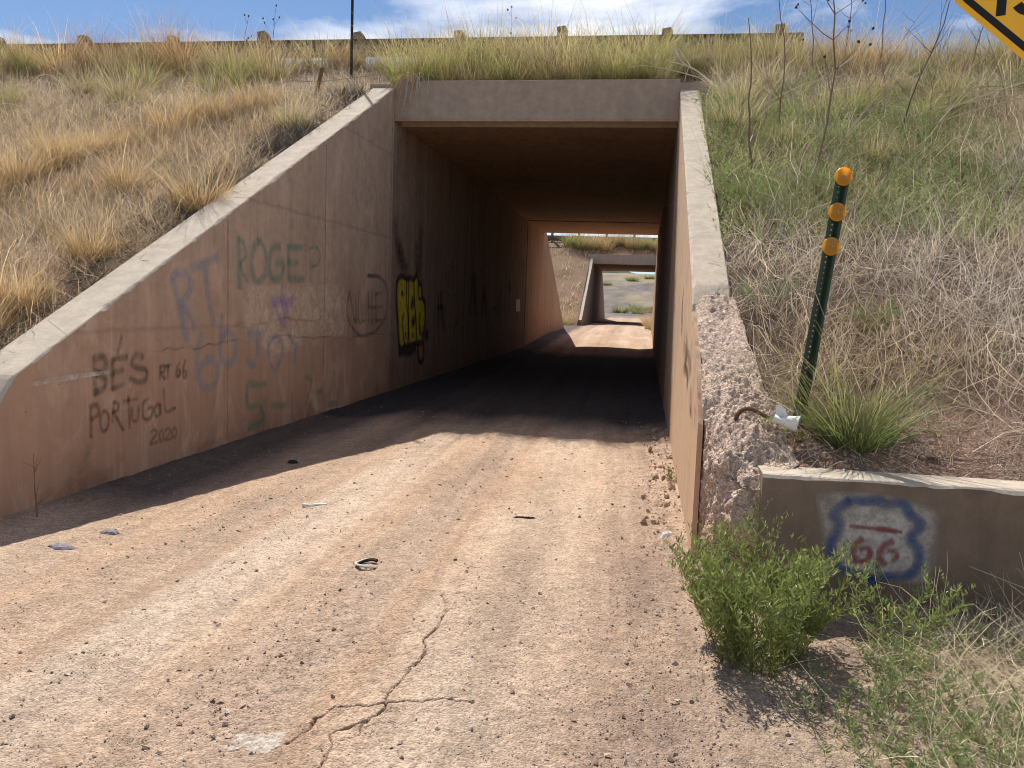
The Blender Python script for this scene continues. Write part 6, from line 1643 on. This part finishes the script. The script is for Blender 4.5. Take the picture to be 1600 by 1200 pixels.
def gpt(x, y):
    return float(gz(np.array([x]), np.array([y]))[0])


# bone-like white scrap
s = np.linspace(-1, 1, 14)
P = np.stack([s * 0.085, 0.012 * np.sin(s * 2), 0.012 + 0 * s], 1)
V, F = tube(P, 0.011 + 0.006 * s ** 4 + 0.003 * np.sin(s * 5), 7); V[:, 2] *= 0.75
o = mesh_thing("white_scrap", V, F, M_bone, "bone shaped white scrap lying on the pale track", "scrap", (-2.28, 5.55, gpt(-2.28, 5.55)), True); o.rotation_euler = (0, 0, 0.28)
# torn ring of tyre
a = np.linspace(0.5, 5.3, 26)
P = np.stack([0.062 * np.cos(a), 0.062 * np.sin(a), np.full(26, 0.010) + 0.006 * np.sin(a * 2)], 1)
V, F = tube(P, np.linspace(0.011, 0.005, 26), 6)
ro = empty("rubber_ring", (-1.46, 4.33, gpt(-1.46, 4.33))); tag(ro, "torn open ring with a pale rim lying on the gravel", "scrap"); ro.rotation_euler = (0, 0, 0.5)
mk("rubber_body", V, F, M_rubber, ro)
V, F = tube(P[5:] * np.array([1.12, 1.12, 1]) + np.array([0, -0.004, 0.006]), 0.006, 6); mk("pale_rim", V, F, M_bone, ro)


def flat_scrap(name, x, y, rx, ry, mat, label, seed, h=0.012, rot=0.0, catg="scrap"):
    rr = np.random.default_rng(seed); k = 18
    t = np.arange(k) * 2 * np.pi / k
    rads = [1.0, 0.72, 0.4]
    ed = 1 + rr.normal(0, 0.16, k)
    Vs = []
    for q, rd in enumerate(rads):
        Vs.append(np.stack([rx * rd * ed * np.cos(t), ry * rd * ed * np.sin(t), (0.003 if q == 0 else h * (0.6 + 0.5 * rr.uniform(0, 1, k)))], 1) if q else np.stack([rx * ed * np.cos(t), ry * ed * np.sin(t), np.full(k, -0.002)], 1))
    Vs.append(np.array([[0, 0, h]]))
    F4 = np.array([[q * k + j, q * k + (j + 1) % k, (q + 1) * k + (j + 1) % k, (q + 1) * k + j] for q in range(2) for j in range(k)])
    F3 = np.array([[2 * k + j, 2 * k + (j + 1) % k, 3 * k] for j in range(k)])
    o = mesh_thing(name, np.concatenate(Vs), [F4, F3], mat, label, catg, (x, y, gpt(x, y) + 0.002)); o.rotation_euler = (0, 0, rot); return o


flat_scrap("flattened_scrap", -3.25, 4.17, 0.085, 0.045, M_cloth, "larger flattened grey scrap at the edge of the wall shadow", 1)
flat_scrap("flattened_scrap", -3.17, 4.51, 0.06, 0.04, M_cloth, "small flattened grey scrap nearer the wall shadow", 2)
flat_scrap("dark_strip", -0.76, 5.66, 0.06, 0.012, M_rubber, "short dark strip lying in the middle of the road", 3, 0.01, 0.1)
flat_scrap("paper_litter", 0.21, 5.33, 0.045, 0.035, M_paper, "crumpled white litter beside the sunlit wall", 4, 0.035, 0.3, "litter")
flat_scrap("orange_litter", 0.02, 5.38, 0.016, 0.009, M_orange, "tiny orange scrap on the dirt left of the white litter", 5, 0.008, 0.4, "litter")
flat_scrap("orange_litter", 0.29, 4.75, 0.016, 0.010, M_orange, "tiny orange scrap at the foot of the broken wall", 6, 0.008, 1.0, "litter")
flat_scrap("white_litter", 0.93, 2.68, 0.03, 0.02, M_paper, "small white scrap at the bottom edge among the weeds", 8, 0.012, 0.2, "litter")
flat_scrap("dark_clod", -3.05, 6.9, 0.05, 0.03, M_rubber, "dark scrap in the shadow of the left wall", 9, 0.02, 0.2)
# worn white paint on the old paving, made of flakes that follow the ground
px_ = np.linspace(-1.34, -1.07, 70); py_ = np.linspace(2.38, 2.57, 60)
PX, PY = np.meshgrid(px_, py_, indexing='ij')
m_ = sstep(0.02, 0.10, fbm2(PX * 26, PY * 26, 4, 180, 0.65)  + 0.33 - 0.42 * (((PX + 1.205) / 0.115) ** 2 + ((PY - 2.475) / 0.075) ** 2))
o = mk("paint_flakes", np.stack([PX, PY, gz(PX, PY) + 0.003], -1).reshape(-1, 3), grid(px_, py_), M_flake, col=(0.66, 0.59, 0.51), alp=m_.ravel(), smooth=True)
tag(o, "worn patch of white paint flakes on the cracked paving", kind="stuff")
